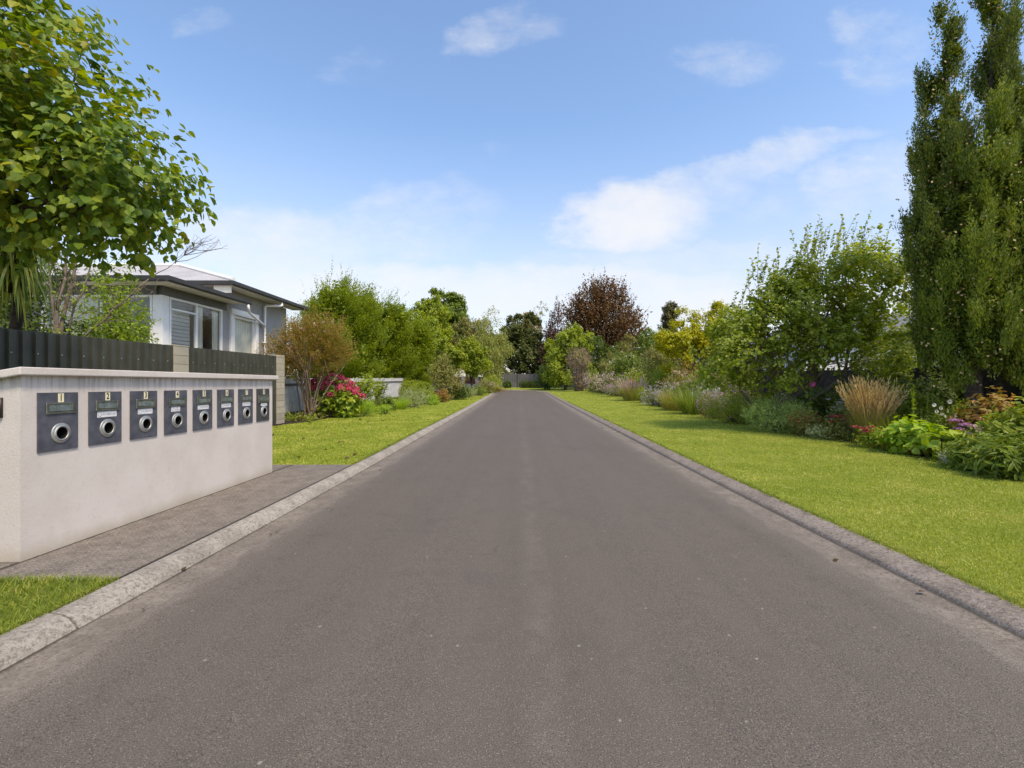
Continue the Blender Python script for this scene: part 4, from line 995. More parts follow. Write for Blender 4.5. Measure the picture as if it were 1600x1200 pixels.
# cordyline with hanging strap leaves
base = B3(-8.75, 8.0); wd = MB(); wd.tube(limb_pts(base, (-8.65, 8.0, 3.6), 6, .05), .09, .07, n=8); head = np.array([-8.6, 7.95, 3.7]); wd.tube(limb_pts((-8.7, 8, 3.0), (-9.4, 8.1, 3.6), 4, .05), .06, .05)
wd.tube(limb_pts((-8.65, 8, 2.9), (-8.37, 7.8, 3.95), 4, .05), .055, .05)
g = []
for h, n, up in ((head, 120, .3), (np.array([-9.4, 8.1, 3.65]), 90, .3), (np.array([-8.35, 7.8, 4.1]), 110, .35)):
    D = unit(rng.normal(size=(n, 3))*np.array([1, 1, .6]) + [0, 0, up]); g.append(strap(np.repeat(h[None], n, 0) + D*.06 + rng.normal(size=(n, 3))*[.03, .03, .12], D, .75+.45*rng.random(n), .05, 3.6+1.6*rng.random(n), 7))
n = 90; P = np.array([-8.6, 7.95, 3.45]) + rng.normal(size=(n, 3))*[.13, .1, .18]; D = unit(rng.normal(size=(n, 3))*[.5, .5, .1] + [0, 0, -.55]); g.append(strap(P, D, .8+.4*rng.random(n), .045, 2.6, 6))
thing_tree('cabbage_tree', 'cabbage tree with long drooping strap leaves turning yellow, behind the dark fence', 'tree', base, wd, M['bark_dark'], g, M['strap_leaf'])
# bare multi-stem tree with twigs
base = B3(-9.35, 9.6); wd = MB()
for e, r in (((-9.0, 9.7, 4.7), .042), ((-8.55, 9.6, 4.9), .045), ((-9.45, 9.5, 4.4), .03), ((-8.75, 9.9, 4.4), .026)):
    b0 = np.array(base) + [rng.uniform(-.15, .3), 0, 1.7]; wd.tube(limb_pts(base, b0, 4, .02), r*1.3, r*1.1)
    q = limb_pts(b0, e, 9, .035); wd.tube(q, r, r*.4, n=7)
    for _ in range(7):
        s = q[rng.integers(3, 9)]; e2 = s + np.array([rng.uniform(-.5, .9), rng.uniform(-.3, .3), rng.uniform(.2, .8)]); qq = limb_pts(s, e2, 5, .1); wd.tube(qq, r*.28, .004, n=5)
        for _ in range(3): s2 = qq[rng.integers(1, 5)]; wd.tube(limb_pts(s2, s2 + rng.normal(size=3)*[.28, .2, .22] + [0.05, 0, .15], 4, .1), .006, .002, n=4)
q = limb_pts(np.array(base) + [.15, 0, 2.0], (-7.75, 9.9, 3.55), 8, .06, -.05); wd.tube(q, .020, .010)
q2 = limb_pts(q[-1], (-6.95, 10.0, 4.2), 6, .05); wd.tube(q2, .010, .004, n=5)
for _ in range(26):
    s = (q2 if rng.random() < .7 else q)[rng.integers(2, 6)]; qq = limb_pts(s, s + np.array([rng.uniform(.1, .75), rng.uniform(-.2, .2), rng.uniform(.0, .45)]), 5, .1); wd.tube(qq, .0075, .003, n=4)
    for _ in range(2): s2 = qq[rng.integers(2, 5)]; wd.tube(limb_pts(s2, s2 + rng.normal(size=3)*[.2, .1, .14], 4, .1), .004, .002, n=3)
fo = [crown([(-9.3, 9.9, 3.5, .7, .5, .9), (-9.0, 9.8, 2.7, .7, .5, .5)], 110, 7, .25, .055, .034, up=.3, kind='o')]
thing_tree('bare_stem_tree', 'slender multi-stemmed tree with pale bark and mostly bare twigs behind the dark fence', 'tree', base, wd, M['bark_pale'], fo, M['privet_leaf'])
# leafy shrub against the house
base = B3(-9.2, 10.9); blobs = [(-9.2, 10.9, 2.6, .55, .45, .6), (-8.95, 10.9, 2.75, .42, .4, .45), (-9.3, 10.9, 3.65, .38, .32, .5), (-9.7, 10.9, 2.5, .5, .4, .5), (-9.4, 10.9, 3.05, .45, .38, .45), (-8.95, 10.8, 2.25, .48, .4, .45)]
wd = MB(); branchwork(wd, base, (-9.2, 10.9, 1.6), blobs, .05, 4, 60, 0, .004, .1)
fo = [crown(blobs, 750, 9, .3, .055, .034, up=.4, rnd=.6, kind='o', shell=(.3, 1.12), lump=.25)]
thing_tree('leafy_shrub', 'loose light green shrub with small leaves in front of the white house windows', 'shrub', base, wd, M['bark'], fo, M['privet_leaf'])
base = B3(-10.4, 9.6); blobs = [(-10.4, 9.7, 2.4, .9, .5, .8), (-9.4, 9.9, 2.1, .7, .4, .5), (-11.2, 9.6, 2.9, .8, .5, .8), (-10.2, 9.9, 3.5, .7, .4, .6)]
fo = [crown(blobs, 900, 9, .3, .075, .04, up=.2, kind='o', shell=(.4, 1.1))]; wd = MB(); branchwork(wd, base, (-10.4, 9.6, 1.2), blobs, .07, 3, 20)
thing_tree('dark_shrub', 'dense dark green shrub behind the cabbage tree and the bare stems', 'shrub', base, wd, M['bark_dark'], fo, [M['dark_leaf']])
# crape myrtle: vase of stems
base = B3(-7.55, 17.0); bz = base[2]; wd = MB(); blobs = []
for k in range(15):
    a = rng.uniform(0, 6.28); rr = rng.uniform(.25, 1.0); e = np.array(base) + [rr*1.15*math.cos(a), rr*.8*math.sin(a), rng.uniform(1.5, 2.1)]
    s = np.array(base) + rng.normal(size=3)*[.09, .09, 0]; q = limb_pts(s, e, 7, .04); wd.tube(q, .035, .016, n=6)
    for _ in range(4):
        e2 = e + np.array([rng.normal()*.35, rng.normal()*.3, rng.uniform(.4, 1.2)]) + (e - np.array(base))*[.3, .3, 0]; qq = limb_pts(q[rng.integers(4, 7)], e2, 5, .05); wd.tube(qq, .012, .004, n=4)
blobs = [(-7.6, 17, bz+2.75, 1.1, .85, .85), (-8.3, 17, bz+2.35, .85, .7, .75), (-6.9, 17, bz+2.75, .9, .75, .75), (-7.3, 16.9, bz+3.05, .9, .7, .8), (-7.9, 17, bz+2.9, .8, .6, .7), (-6.75, 17.1, bz+2.35, .6, .5, .6), (-8.6, 17, bz+2.0, .5, .5, .5)]
blobs += [(-8.1, 16.9, bz+1.9, .7, .5, .5), (-7.2, 16.8, bz+2.1, .9, .6, .5)]
C, O = crown_pts(blobs, 2100, (.3, 1.05), .2); D = unit(O*.9 + [0, 0, 1.] + rng.normal(size=C.shape)*.25); fo = [plumes(C - D*.2, D, O, .3 + .3*rng.random(len(C)), .09, 20, .055, .032)]
pt = crown_pts([(-7.0, 16.8, bz+3.2, .9, .5, .4), (-8.5, 17, bz+2.4, .5, .5, .9)], 16); fl = leaves(np.repeat(pt[0], 9, 0) + rng.normal(size=(144, 3))*.03, rdir(144), rdir(144), .05, .05)
thing_tree('crape_myrtle', 'vase-shaped crape myrtle with tan stems and reddish-brown leaves beside the second block pillar', 'shrub', base, wd, M['bark_red'], fo, M['crape_leaf'], extra=[('blossoms', [fl], M['palepink_petal'], 'stuff')])
# hydrangea with separate flower heads
def blossom_ball(n=70, r=1., L=.36):
    U = rdir(n); U[:, 2] = np.where(U[:, 2] < -.3, -U[:, 2], U[:, 2]); return leaves(U*r*.8, unit(np.cross(U, rdir(n)) + U*.35), U, L, L*.85)
HB = None
base = B3(-6.95, 17.9); bz = base[2]; wd = MB(); blobs = [(-6.95, 17.9, bz+.75, .75, .65, .75), (-7.3, 18, bz+.9, .6, .6, .6), (-6.5, 17.8, bz+.6, .5, .5, .55)]
for k in range(14): wd.tube(limb_pts(np.array(base) + rng.normal(size=3)*[.15, .15, 0], np.array(blobs[k % 3][:3]) + rdir(1)[0]*.4, 5, .06), .014, .006, n=5)
fo = [crown(blobs, 340, 6, .22, .15, .11, up=.15, kind='h', droop=.5, nup=.9, shell=(.5, 1.05), lump=.1)]
hyd = thing_tree('hydrangea', 'hydrangea bush covered in crimson-pink flower heads in front of the white fence', 'shrub', base, wd, M['bark'], fo, M['hydrangea_leaf'], crown_name='foliage')
C, O = crown_pts(blobs, 400, (1.0, 1.06), .1); ok = (O[:, 2] > .1) & (O[:, 1] < .5) & (C[:, 2] > bz+.55); C = C[ok]
sel = []
for c in C:
    if all(np.linalg.norm(c - s) > .15 for s in sel) and (c[2] > bz+1.0 or rng.random() < .35): sel.append(c)
me0 = None
for c in sel[:48]:
    if me0 is None: h = build('flower_head', [blossom_ball(90, .105, .055)], M['hydrangea_bloom'], tuple(c - np.array(base)), hyd); me0 = h.data
    else: h = link('flower_head', me0, tuple(c - np.array(base)), hyd, rng.uniform(0, 6)); h.scale = (rng.uniform(.95, 1.45),)*3
# generic bush
def bush(name, label, cat, X, Y, rx, ry, h, mat, n=260, k=9, ln=.2, L=.05, W=.028, up=.5, out=.8, rnd=.5, kind='d', blobs=None, flowers=None, group=None, shell=(.3, 1.05), lump=.2, zb=0., stem=True, z0=None, **kw):
    b0 = B3(X, Y) if z0 is None else (X, Y, z0); z = b0[2]
    if blobs is None:
        blobs = [(X, Y, z + h*.45 + zb, rx, ry, h*.55)]
        for _ in range(3): blobs.append((X + rng.uniform(-.55, .55)*rx, Y + rng.uniform(-.5, .5)*ry, z + zb + h*rng.uniform(.35, .62), rx*.6, ry*.6, h*.4))
    else: blobs = [(X + b[0], Y + b[1], z + b[2], b[3], b[4], b[5]) for b in blobs]
    g = [crown(blobs, n, k, ln, L, W, up=up, out=out, rnd=rnd, kind=kind, shell=shell, lump=lump, **kw)]
    v = g[0][0]; v[:, 2] = np.maximum(v[:, 2], G(v[:, 0], v[:, 1]) + .01 + .02*rng.random(len(v)))
    mats = [mat]
    if stem:
        mb = MB()
        for _ in range(9):
            B_ = blobs[rng.integers(len(blobs))]; e = np.array(B_[:3]) + rdir(1)[0]*np.array(B_[3:])*.6; mb.tube(limb_pts(np.array(b0) + rng.normal(size=3)*[rx*.2, ry*.2, 0], e, 5, .06), .012*max(1, h/1.5), .004, n=5, mi=1)
        g += mb.g; mats.append(M['bark'])
    o = build(name, rel(g, b0), mats, b0); tag(o, label, cat, group)
    for fl in (flowers or []):
        nm, m, cnt, size, petals, part = fl[:6]; top = fl[6] if len(fl) > 6 else .25
        C, O = crown_pts(blobs, cnt*6, (.98, 1.08), lump); ok = (O[:, 2] > top - .35*rng.random(len(O))) ; C = C[ok][:cnt]
        if part:
            m0 = None
            for c in C:
                if m0 is None: f = build(nm, [blossom_ball(petals, size, size*.75)], m, tuple(c - np.array(b0)), o); m0 = f.data
                else: f = link(nm, m0, tuple(c - np.array(b0)), o, rng.uniform(0, 6)); f.scale = (rng.uniform(.75, 1.2),)*3
        else:
            P = np.repeat(C, petals, 0) + rng.normal(size=(len(C)*petals, 3))*size*.5; U = rdir(len(P)); f = build(nm, rel([leaves(P, unit(U*[1, 1, .4]), unit(U*.4 + [0, -.3, 1]), size, size*.8)], b0), m, (0,0,0), o); f['kind'] = 'stuff'
    return o
def tuft(name, label, cat, X, Y, n, ln, wd_, mat, spread=.5, bend=1.2, r=.12, group=None, plume=None, seg=6, lv=.25):
    b0 = B3(X, Y); a = rng.uniform(0, 6.28, n); P = np.stack([X + r*np.cos(a)*rng.random(n), Y + r*np.sin(a)*rng.random(n), np.full(n, b0[2] - .01)], -1)
    D = unit(np.stack([np.cos(a)*spread*rng.random(n)*1.4, np.sin(a)*spread*rng.random(n)*1.4, np.ones(n)], -1))
    o = build(name, rel([strap(P, D, ln*(1 - lv + 2*lv*rng.random(n)), wd_, bend*(.5 + rng.random(n)), seg)], b0), mat, b0); tag(o, label, cat, group)
    if plume:
        nm, m, k, l2, w2, sp, bd = plume; a = rng.uniform(0, 6.28, k); P = np.stack([X + r*.8*np.cos(a)*rng.random(k), Y + r*.8*np.sin(a)*rng.random(k), np.full(k, b0[2])], -1)
        q = rng.random(k)**.7; D = unit(np.stack([np.cos(a)*sp*q, np.sin(a)*sp*q, np.ones(k)], -1)); L2 = l2*(.7 + .4*rng.random(k))
        g = [strap(P, D, L2, w2*.35, bd*(.4 + q), 8)]
        # seed heads along the last third of each stalk
        V = g[0][0].reshape(k, 9, 2, 3).mean(2)
        for s in range(5, 8):
            A = V[:, s+1] - V[:, s]
            for _ in range(4): t_ = rng.random((k, 1)); g.append(leaves(V[:, s] + A*t_, A + rng.normal(size=(k, 3))*.03, rdir(k), l2*.075, w2*1.1))
        f = build(nm, rel(g, b0), m, (0,0,0), o)
    return o
bush('green_shrub', 'pale green leafy shrub leaning on the white fence to the right of the hydrangea', 'shrub', -6.75, 20.3, .75, .6, 1.55, M['yellowgreen_leaf'], 420, 9, .3, .085, .05, kind='o', blobs=[(-.2, 0, .7, .6, .5, .6), (.2, 0, 1.15, .45, .4, .5), (-.5, 0, .55, .5, .4, .5)], flowers=[('blossoms', M['white_petal'], 10, .04, 8, False)])
bush('spirea_mound', 'bright yellow-green feathery mound beside the foot of the hydrangea', 'shrub', -6.02, 18.4, .52, .42, .62, M['lime_leaf'], 420, 10, .22, .05, .012, up=1.1, spread=.5)
bush('spirea_mound', 'small lime tuft just right of the bright yellow-green feathery mound', 'shrub', -5.55, 19.6, .3, .3, .42, M['lime_leaf'], 160, 9, .18, .05, .016, up=.7)
bush('low_dark_plant', 'low dark green plant on bare soil left of the feathery green clumps', 'plant', -6.1, 21.6, .5, .45, .72, M['mid_leaf'], 220, 8, .2, .08, .035, kind='o')
tuft('feathery_clump', 'light green feathery clump in front of the grey-green bush on the left border', 'plant', -5.75, 22.8, 420, .75, .014, M['lime_leaf'], .8, 1.1, .25)
bush('grey_green_bush', 'grey-green rounded bush in front of the clipped globe hedge', 'shrub', -5.4, 24.2, .72, .6, 1.02, M['grey_leaf'], 480, 9, .22, .05, .018, up=.8)
bush('clipped_hedge', 'smooth rounded clipped yellow-green hedge at the end of the white fence', 'hedge', -6.25, 28.6, 1.0, .95, 1.35, M['yellowgreen_leaf'], 2400, 7, .10, .045, .028, up=.3, shell=(.8, 1.0), lump=.03, blobs=[(-.25, 0, .72, .8, .8, .66), (.3, 0, .66, .75, .8, .66), (0, 0, .4, 1.0, .9, .5)], kind='d')
bush('leafy_clump', 'fresh green clump at the foot of the rounded clipped hedge', 'plant', -4.95, 26.8, .4, .35, .55, M['lime_leaf'], 200, 8, .18, .06, .03)
bush('orange_flower_bush', 'low plant with orange and red leaves right of the rounded clipped hedge', 'plant', -4.85, 29.5, .5, .4, .75, M['rust_leaf'], 230, 8, .2, .07, .035, flowers=[('blossoms', M['orange_petal'], 22, .06, 6, False)])
bush('loose_shrub', 'tall loose olive-green shrub with dark lower growth beyond the clipped hedge', 'shrub', -4.95, 32.5, 1.1, .9, 2.9, M['olive_leaf'], 900, 9, .4, .09, .05, up=.7, blobs=[(-.1, 0, 1.0, 1.0, .8, .95), (-.5, 0, 1.9, .8, .7, .8), (.5, 0, 1.5, .7, .6, .8), (-.3, 0, 2.5, .5, .5, .6)])
bush('dark_bush', 'dark green bush below the loose olive shrub at the left lawn edge', 'shrub', -4.35, 33.2, .85, .7, 1.25, M['dark_leaf'], 420, 8, .25, .09, .045)
bush('catmint_clump', 'grey-green hazy clump beside the trunk of the small round-headed tree', 'plant', -4.15, 37.5, .85, .6, .95, M['grey_leaf'], 420, 8, .25, .06, .02, up=.9)
bush('catmint_clump', 'dark green low clump under the small round-headed tree', 'plant', -3.35, 40.5, .75, .6, .85, M['mid_leaf'], 300, 8, .25, .07, .03)
bush('pink_rose_bush', 'shrub rose with pale pink blooms in front of the cream wall', 'shrub', -3.25, 46.5, .85, .7, 1.35, M['olive_leaf'], 380, 8, .28, .08, .045, flowers=[('blossoms', M['palepink_petal'], 36, .1, 5, False)])
bush('yellow_green_bush', 'pale yellow-green bush at the lane edge in front of the cream wall', 'shrub', -2.95, 49.0, 1.1, .9, 1.85, M['yellowgreen_leaf'], 560, 8, .3, .1, .05)
bush('brown_bush', 'low rusty brown plant spilling onto the far end of the lane', 'plant', -2.35, 50.5, .9, .5, .55, M['rust_leaf'], 260, 8, .22, .09, .03)
# hornbeam-like row behind the white fence
def feather_tree(label, X, Y, rx, ry, top, mat, n, lowz=.9, L=.085, shoots=120, lean=.0, cols=5):
    b0 = B3(X, Y); z = b0[2]; h = top - z; blobs = [(X, Y, z + h*.38, rx, ry, h*.37), (X, Y, z + h*.62, rx*.88, ry*.88, h*.31), (X - .5, Y, z + h*.2, rx*.7, ry*.7, h*.2)]
    for k in range(cols): blobs.append((X + rng.uniform(-.6, .6)*rx, Y + rng.uniform(-.5, .5)*ry, z + h*rng.uniform(.5, .74), rx*.42, ry*.42, h*.24))
    wd = MB()
    for k in range(7): 
        e = np.array([X + rng.uniform(-.45, .45)*rx, Y + rng.uniform(-.2, .45)*ry, z + h*.6]); wd.tube(limb_pts(np.array(b0) + rng.normal(size=3)*[.2, .2, 0], e, 7, .03), .09, .02, n=6)
    C, O = crown_pts(blobs, n, (.6, 1.03), .24, sub=(110, .26, .7)); D = unit(O*[.6, .6, .15] + [lean + .28, 0, 1.1] + rng.normal(size=(n, 3))*.1); ln = .7 + .7*rng.random(n)
    g = [plumes(C - D*ln[:, None]*.5, D, O, ln, .13, 30, L, L*.56)]
    C, O = crown_pts([(q_[0], q_[1], q_[2], q_[3]*.8, q_[4]*.8, q_[5]*.85) for q_ in blobs], n//4, (.1, .9), .1); g.append(clump(C, unit(O + [0, 0, 1]), .5, 9, L*1.7, L*1.1))
    C, O = crown_pts(blobs, shoots*5, (.95, 1.02), .1); C = C[(O[:, 2] > .25)][:shoots]; D = unit(rng.normal(size=(len(C), 3))*[.25, .25, .1] + [lean, 0, 1]) ; D = unit(D + (C - [X, Y, z + h*.5])*[.12, .12, 0])
    g.append(clump(C, D, .55 + .75*rng.random(len(C)), 16, L, L*.5, jit=.06, spread=.8, taper=.4))
    thing_tree('hornbeam_tree', label, 'tree', b0, wd, M['bark'], g, mat, 'feathery green trees in a row behind the white fence')
feather_tree('tall feathery bright green tree, nearest the house in the row behind the crape myrtle', -10.8, 28.4, 2.6, 1.8, 7.85, M['hornbeam_leaf'], 3900, L=.115, shoots=170, lean=.1)
feather_tree('feathery green tree, second in the row behind the white fence', -10.0, 34.6, 1.95, 1.6, 7.9, M['hornbeam_leaf'], 2800, L=.125, lean=.1)
feather_tree('lower feathery green tree, farthest in the row at the end of the white fence', -8.3, 37.2, 1.45, 1.4, 6.5, M['hornbeam_leaf'], 2100, L=.13, lean=.1)
# yellow-green and small round tree
def round_tree(name, label, X, Y, blobs, mat, n, k=9, ln=.5, L=.14, W=.085, woodmat=None, r=.1, fork=1.6, group=None, up=.35, out=.8, rnd=.5, kind='d', shell=(.35, 1.06), lump=.22, droop=.1, nb=3, twigs=40, cat='tree', sub=(60, .28, .8), **kw):
    b0 = B3(X, Y); z = b0[2]; bl = [(X + b[0], Y + b[1], z + b[2], b[3], b[4], b[5]) for b in blobs]
    wd = MB(); branchwork(wd, b0, (X + rng.normal()*.1, Y, z + fork), bl, r, nb, twigs, tw_r=.01)
    g = [crown(bl, int(n*1.25), k, ln*.8, L, W, up=up, out=out, rnd=rnd, kind=kind, shell=shell, lump=lump, droop=droop, sub=sub, **kw)]
    return thing_tree(name, label, cat, b0, wd, woodmat or M['bark'], g, mat, group)
round_tree('round_tree', 'small round-headed yellow-green tree with a dark forked trunk at the left lawn edge', -4.05, 41.0, [(-.3, 0, 3.2, 1.5, 1.4, 1.0), (.5, 0, 2.8, 1.2, 1.1, .85), (-1.1, 0, 3.1, 1.1, 1, .9), (-.2, 0, 3.9, 1.0, 1, .7)], M['yellowgreen_leaf'], 1500, fork=1.2, r=.11, L=.15, W=.09, woodmat=M['bark_dark'])
round_tree('yellow_green_tree', 'broad yellow-green tree between the feathery row and the small round-headed tree', -6.4, 41.0, [(-.4, 0, 3.6, 2.0, 1.6, 1.5), (-1.3, 0, 5.2, 1.3, 1.2, 1.1), (.8, 0, 2.9, 1.4, 1.2, 1.2), (-.9, 0, 2.2, 1.6, 1.4, 1.2), (-2.0, 0, 6.0, .9, .9, .8)], M['yellowgreen_leaf'], 2300, L=.16, W=.09)
round_tree('golden_green_tree', 'yellowish tree crown rising just behind the feathery row on the left', -11.3, 58, [(0, 0, 8.3, 2.3, 2, 2.6), (.7, 0, 9.6, 1.5, 1.5, 1.6), (-.8, 0, 7, 2, 2, 2.4), (1.2, 0, 5.5, 2, 2, 2.5)], M['yellowgreen_leaf'], 1700, L=.24, W=.14, ln=.7, r=.2, fork=3)
round_tree('oak_tree', 'tall dark green rounded tree behind the yellowish crown on the left', -10.6, 70, [(-.5, 0, 10, 3.2, 3, 3.5), (-1.2, 0, 12.2, 2.0, 2, 1.8), (1.5, 0, 9.4, 2.6, 2.4, 2.8), (.6, 0, 11.2, 2.0, 2, 2.0), (0, 0, 6, 3.4, 3, 3.2)], M['mid_leaf'], 2600, L=.28, W=.17, ln=.8, r=.3, fork=4)
round_tree('grey_green_tree', 'grey-green hazy tree between the dark rounded tree and the willow', -7.0, 63, [(0, 0, 7.0, 2.2, 2, 2.6), (-.6, 0, 5.0, 2.4, 2, 2.4), (1.0, 0, 8.2, 1.5, 1.4, 1.5), (.9, 0, 4.6, 1.8, 1.6, 2)], M['olive_leaf'], 1800, L=.22, W=.08, ln=.7, r=.2, fork=3)
# willow: hanging shoots
b0 = B3(-4.2, 57); bl = [(-4.1, 57, 6.2, 1.7, 1.5, 2.2), (-2.7, 57, 5.4, 1.4, 1.3, 2.5), (-5.1, 57, 5.6, 1.4, 1.3, 2.2), (-3.9, 57, 8.0, 1.1, 1, 1.4), (-3.2, 57, 4.2, 1.6, 1.3, 1.8), (-4.5, 57, 4.0, 1.8, 1.4, 1.8)]
wd = MB(); branchwork(wd, b0, (-4.2, 57, 3.2), bl, .18, 3, 40, tw_r=.015)
C, O = crown_pts(bl, 2600, (.4, 1.05), .25, sub=(60, .3, .6)); g = [clump(C, unit(rng.normal(size=(len(C), 3))*.25 + [0, 0, -1]), .9, 12, .19, .065, spread=.45, droop=.6, jit=.2)]
C, O = crown_pts([(-3.6, 57, 9.2, 1.1, 1, 1.2), (-2.9, 57, 8.4, 1., 1, 1.)], 60, (.3, 1.1)); g.append(clump(C, unit(rng.normal(size=(len(C), 3))*.4 + [.2, 0, .6]), .8, 7, .2, .09))
n = 12
C = np.stack([rng.uniform(.2, 3.2, n), np.full(n, 60.), 9.5 + .35*rng.uniform(.2, 3.2, n) + rng.normal(size=n)*.3], -1)
thing_tree('willow_tree', 'pale olive weeping tree with hanging branches left of the far grey fence', 'tree', b0, wd, M['bark'], g, M['willow_leaf'])
round_tree('dark_tree', 'broad dark green tree with russet top directly behind the far grey fence', .2, 76, [(-.6, 0, 5.6, 3.6, 2.8, 3.0), (2.0, 0, 5.4, 3.2, 2.6, 2.8), (-1.4, 0, 8.4, 2.2, 2, 2.0), (1.6, 0, 8.6, 2.4, 2, 1.8), (.2, 0, 10.2, 1.8, 1.6, 1.4), (-3.4, 0, 4.6, 2.2, 2, 3.0), (-3.2, 0, 7.2, 1.8, 1.6, 2.0), (3.6, 0, 5, 2, 2, 3.4), (-.8, -.5, 2.6, 3.4, 2, 2.0), (2.4, -.5, 2.6, 3.0, 2, 2.0)], [M['dark_olive']], 4200, L=.28, W=.17, ln=.7, r=.3, fork=3)
round_tree('russet_tree', 'thin russet tree top above the dark tree at the end of the lane', 1.3, 82, [(0, 0, 10.8, 1.7, 1.5, 1.6), (-.6, 0, 8, 1.8, 1.5, 2.2), (.7, 0, 9.4, 1.5, 1.4, 1.6)], M['rust_leaf'], 500, L=.26, W=.15, ln=.7, r=.2, fork=5)
round_tree('bare_topped_tree', 'very thin pale tree with sparse hanging leaves against the sky above the lane', 3.4, 92, [(-.6, 0, 13.6, 1.5, .8, .7), (.8, 0, 15.0, 1.2, .8, .9), (-1.6, 0, 12.0, 1, .8, .8)], M['olive_leaf'], 46, k=7, ln=.9, L=.34, W=.12, r=.14, fork=9, nb=2, twigs=8, up=-.3)
# purple spires
def spire(name, label, X, Y, top, rx, mat, n, L=.2, group=None, low=.5, cols=((0, 0, 1.),), k=10, **kw):
    b0 = B3(X, Y); z = b0[2]; bl = []
    for (ox, oy, s) in cols:
        h = (top - z)*s
        for t, w in ((.12, .62), (.25, .9), (.4, 1.), (.55, .92), (.7, .72), (.83, .48), (.94, .24)): bl.append((X + ox + rng.normal()*rx*.05, Y + oy, z + h*t, rx*w, rx*w, h*.12))
    wd = MB(); wd.tube(limb_pts(b0, (X, Y, z + (top-z)*.8), 6, .01), rx*.12, .02, n=7)
    g = [crown(bl, n, k, L*3.2, L, L*.42, up=1.5, out=.7, rnd=.3, shell=(.45, 1.05), lump=.2, spread=.6, **kw)]
    return thing_tree(name, label, 'tree', b0, wd, M['bark_dark'], g, mat, group)
spire('purple_spire_tree', 'narrow dark purple upright tree left of the copper beech', 5.4, 73, 14.0, 1.5, M['purple_leaf'], 1300, .24, cols=((0.4, 0, 1.), (-1.0, .5, .72), (-.3, 0, .85)))
# copper beech: fan of ascending shoots
X, Y = 10.6, 61.0; b0 = B3(X, Y); z = b0[2]
bl = [(X-.3, Y, 8.2, 3.9, 3, 3.2), (X+1.3, Y, 9.2, 3.2, 2.6, 3.2), (X-1.3, Y, 10.4, 2.6, 2.4, 3.0), (X+.4, Y, 11.8, 2.5, 2.2, 2.6), (X+3.0, Y, 7.6, 2.3, 2, 2.2), (X-2.8, Y, 9.2, 1.9, 1.8, 2.6), (X, Y, 5.6, 3.6, 3, 2.6)]
wd = MB(); branchwork(wd, b0, (X, Y, 4.), bl, .35, 3, 60, tw_r=.02)
C, O = crown_pts(bl, 2100, (.35, 1.04), .28); D = unit((C - [X, Y, 4.5])*[1.1, .8, .8] + rng.normal(size=(len(C), 3))*.8 + [0, 0, 2.2]); g = [clump(C, D, .8 + .9*rng.random(len(C)), 12, .26, .15, spread=.75, jit=.18)]
C, O = crown_pts(bl, 500, (.98, 1.05), .2); C = C[O[:, 2] > .1]; D = unit((C - [X, Y, 3.5])*[1.1, .8, .9] + rng.normal(size=(len(C), 3))*.5); g.append(clump(C, D, 1.3 + .9*rng.random(len(C)), 14, .25, .14, spread=.75, jit=.07, taper=.35))
thing_tree('copper_beech', 'big copper-leaved beech with fan-like reddish-brown crown rising above the right border', 'tree', b0, wd, M['bark_dark'], g, M['copper_leaf'])
round_tree('bright_green_tree', 'bright green dense rounded tree left of the copper beech, beside the far lawn', 5.2, 54.5, [(.5, 0, 4.4, 2.3, 1.9, 2.4), (-.9, 0, 3.6, 1.5, 1.4, 2.4), (1.3, 0, 5.6, 1.7, 1.5, 1.6), (-.5, 0, 1.7, 1.9, 1.5, 1.6), (.3, 0, 6.0, 1.4, 1.2, 1.2), (1.0, 0, 2.2, 1.8, 1.4, 2.0)], M['bright_leaf'], 3000, L=.17, W=.10, ln=.5, r=.2, fork=1.2, shell=(.5, 1.05), sub=(70, .34, .75))
bush('dark_corner_bush', 'dark loose bush at the foot of the bright green tree next to the box hedge', 'shrub', 3.3, 58.5, 1.5, 1.2, 3.2, M['dark_leaf'], 620, 8, .4, .15, .08)
bush('box_hedge', 'low dark clipped box hedge in front of the far grey fence', 'hedge', 1.5, 64.5, 1.6, .5, .95, M['dark_leaf'], 1500, 7, .15, .08, .05, shell=(.8, 1.), lump=.02, blobs=[(x, 0, .45, .5, .4, .5) for x in np.linspace(-1.1, 1.1, 6)])
bush('box_hedge', 'small dark round bush at the left end of the far grey fence', 'shrub', -1.7, 64.0, .6, .5, 1.1, M['dark_leaf'], 400, 7, .15, .09, .05)
# brown, nearly bare vase shrub
X, Y = 6.15, 49.5; b0 = B3(X, Y); z = b0[2]; wd = MB()
for k in range(60):
    e = np.array([X + rng.normal()*.75, Y + rng.normal()*.5, z + rng.uniform(2.2, 4.4)]); q = limb_pts(np.array(b0) + rng.normal(size=3)*[.3, .2, 0], e, 6, .05); wd.tube(q, .03, .006, n=4)
    for _ in range(4): s = q[rng.integers(2, 6)]; wd.tube(limb_pts(s, s + rng.normal(size=3)*[.35, .3, .2] + [0, 0, .35], 4, .08), .009, .003, n=3)
g = [crown([(X, Y, z+3.3, 1.3, 1, 1.2), (X+.2, Y, z+1.2, .9, .7, 1.0)], 900, 10, .4, .10, .035, up=.8)]
thing_tree('brown_bush', 'brown half-dead twiggy bush standing in front of the bright green tree', 'shrub', b0, wd, M['bark_pale'], g, M['brown_twig'])
bush('green_bush', 'green and yellow bush right of the brown twiggy bush', 'shrub', 7.5, 49.6, .8, .7, 2.6, M['yellowgreen_leaf'], 420, 8, .3, .11, .06)
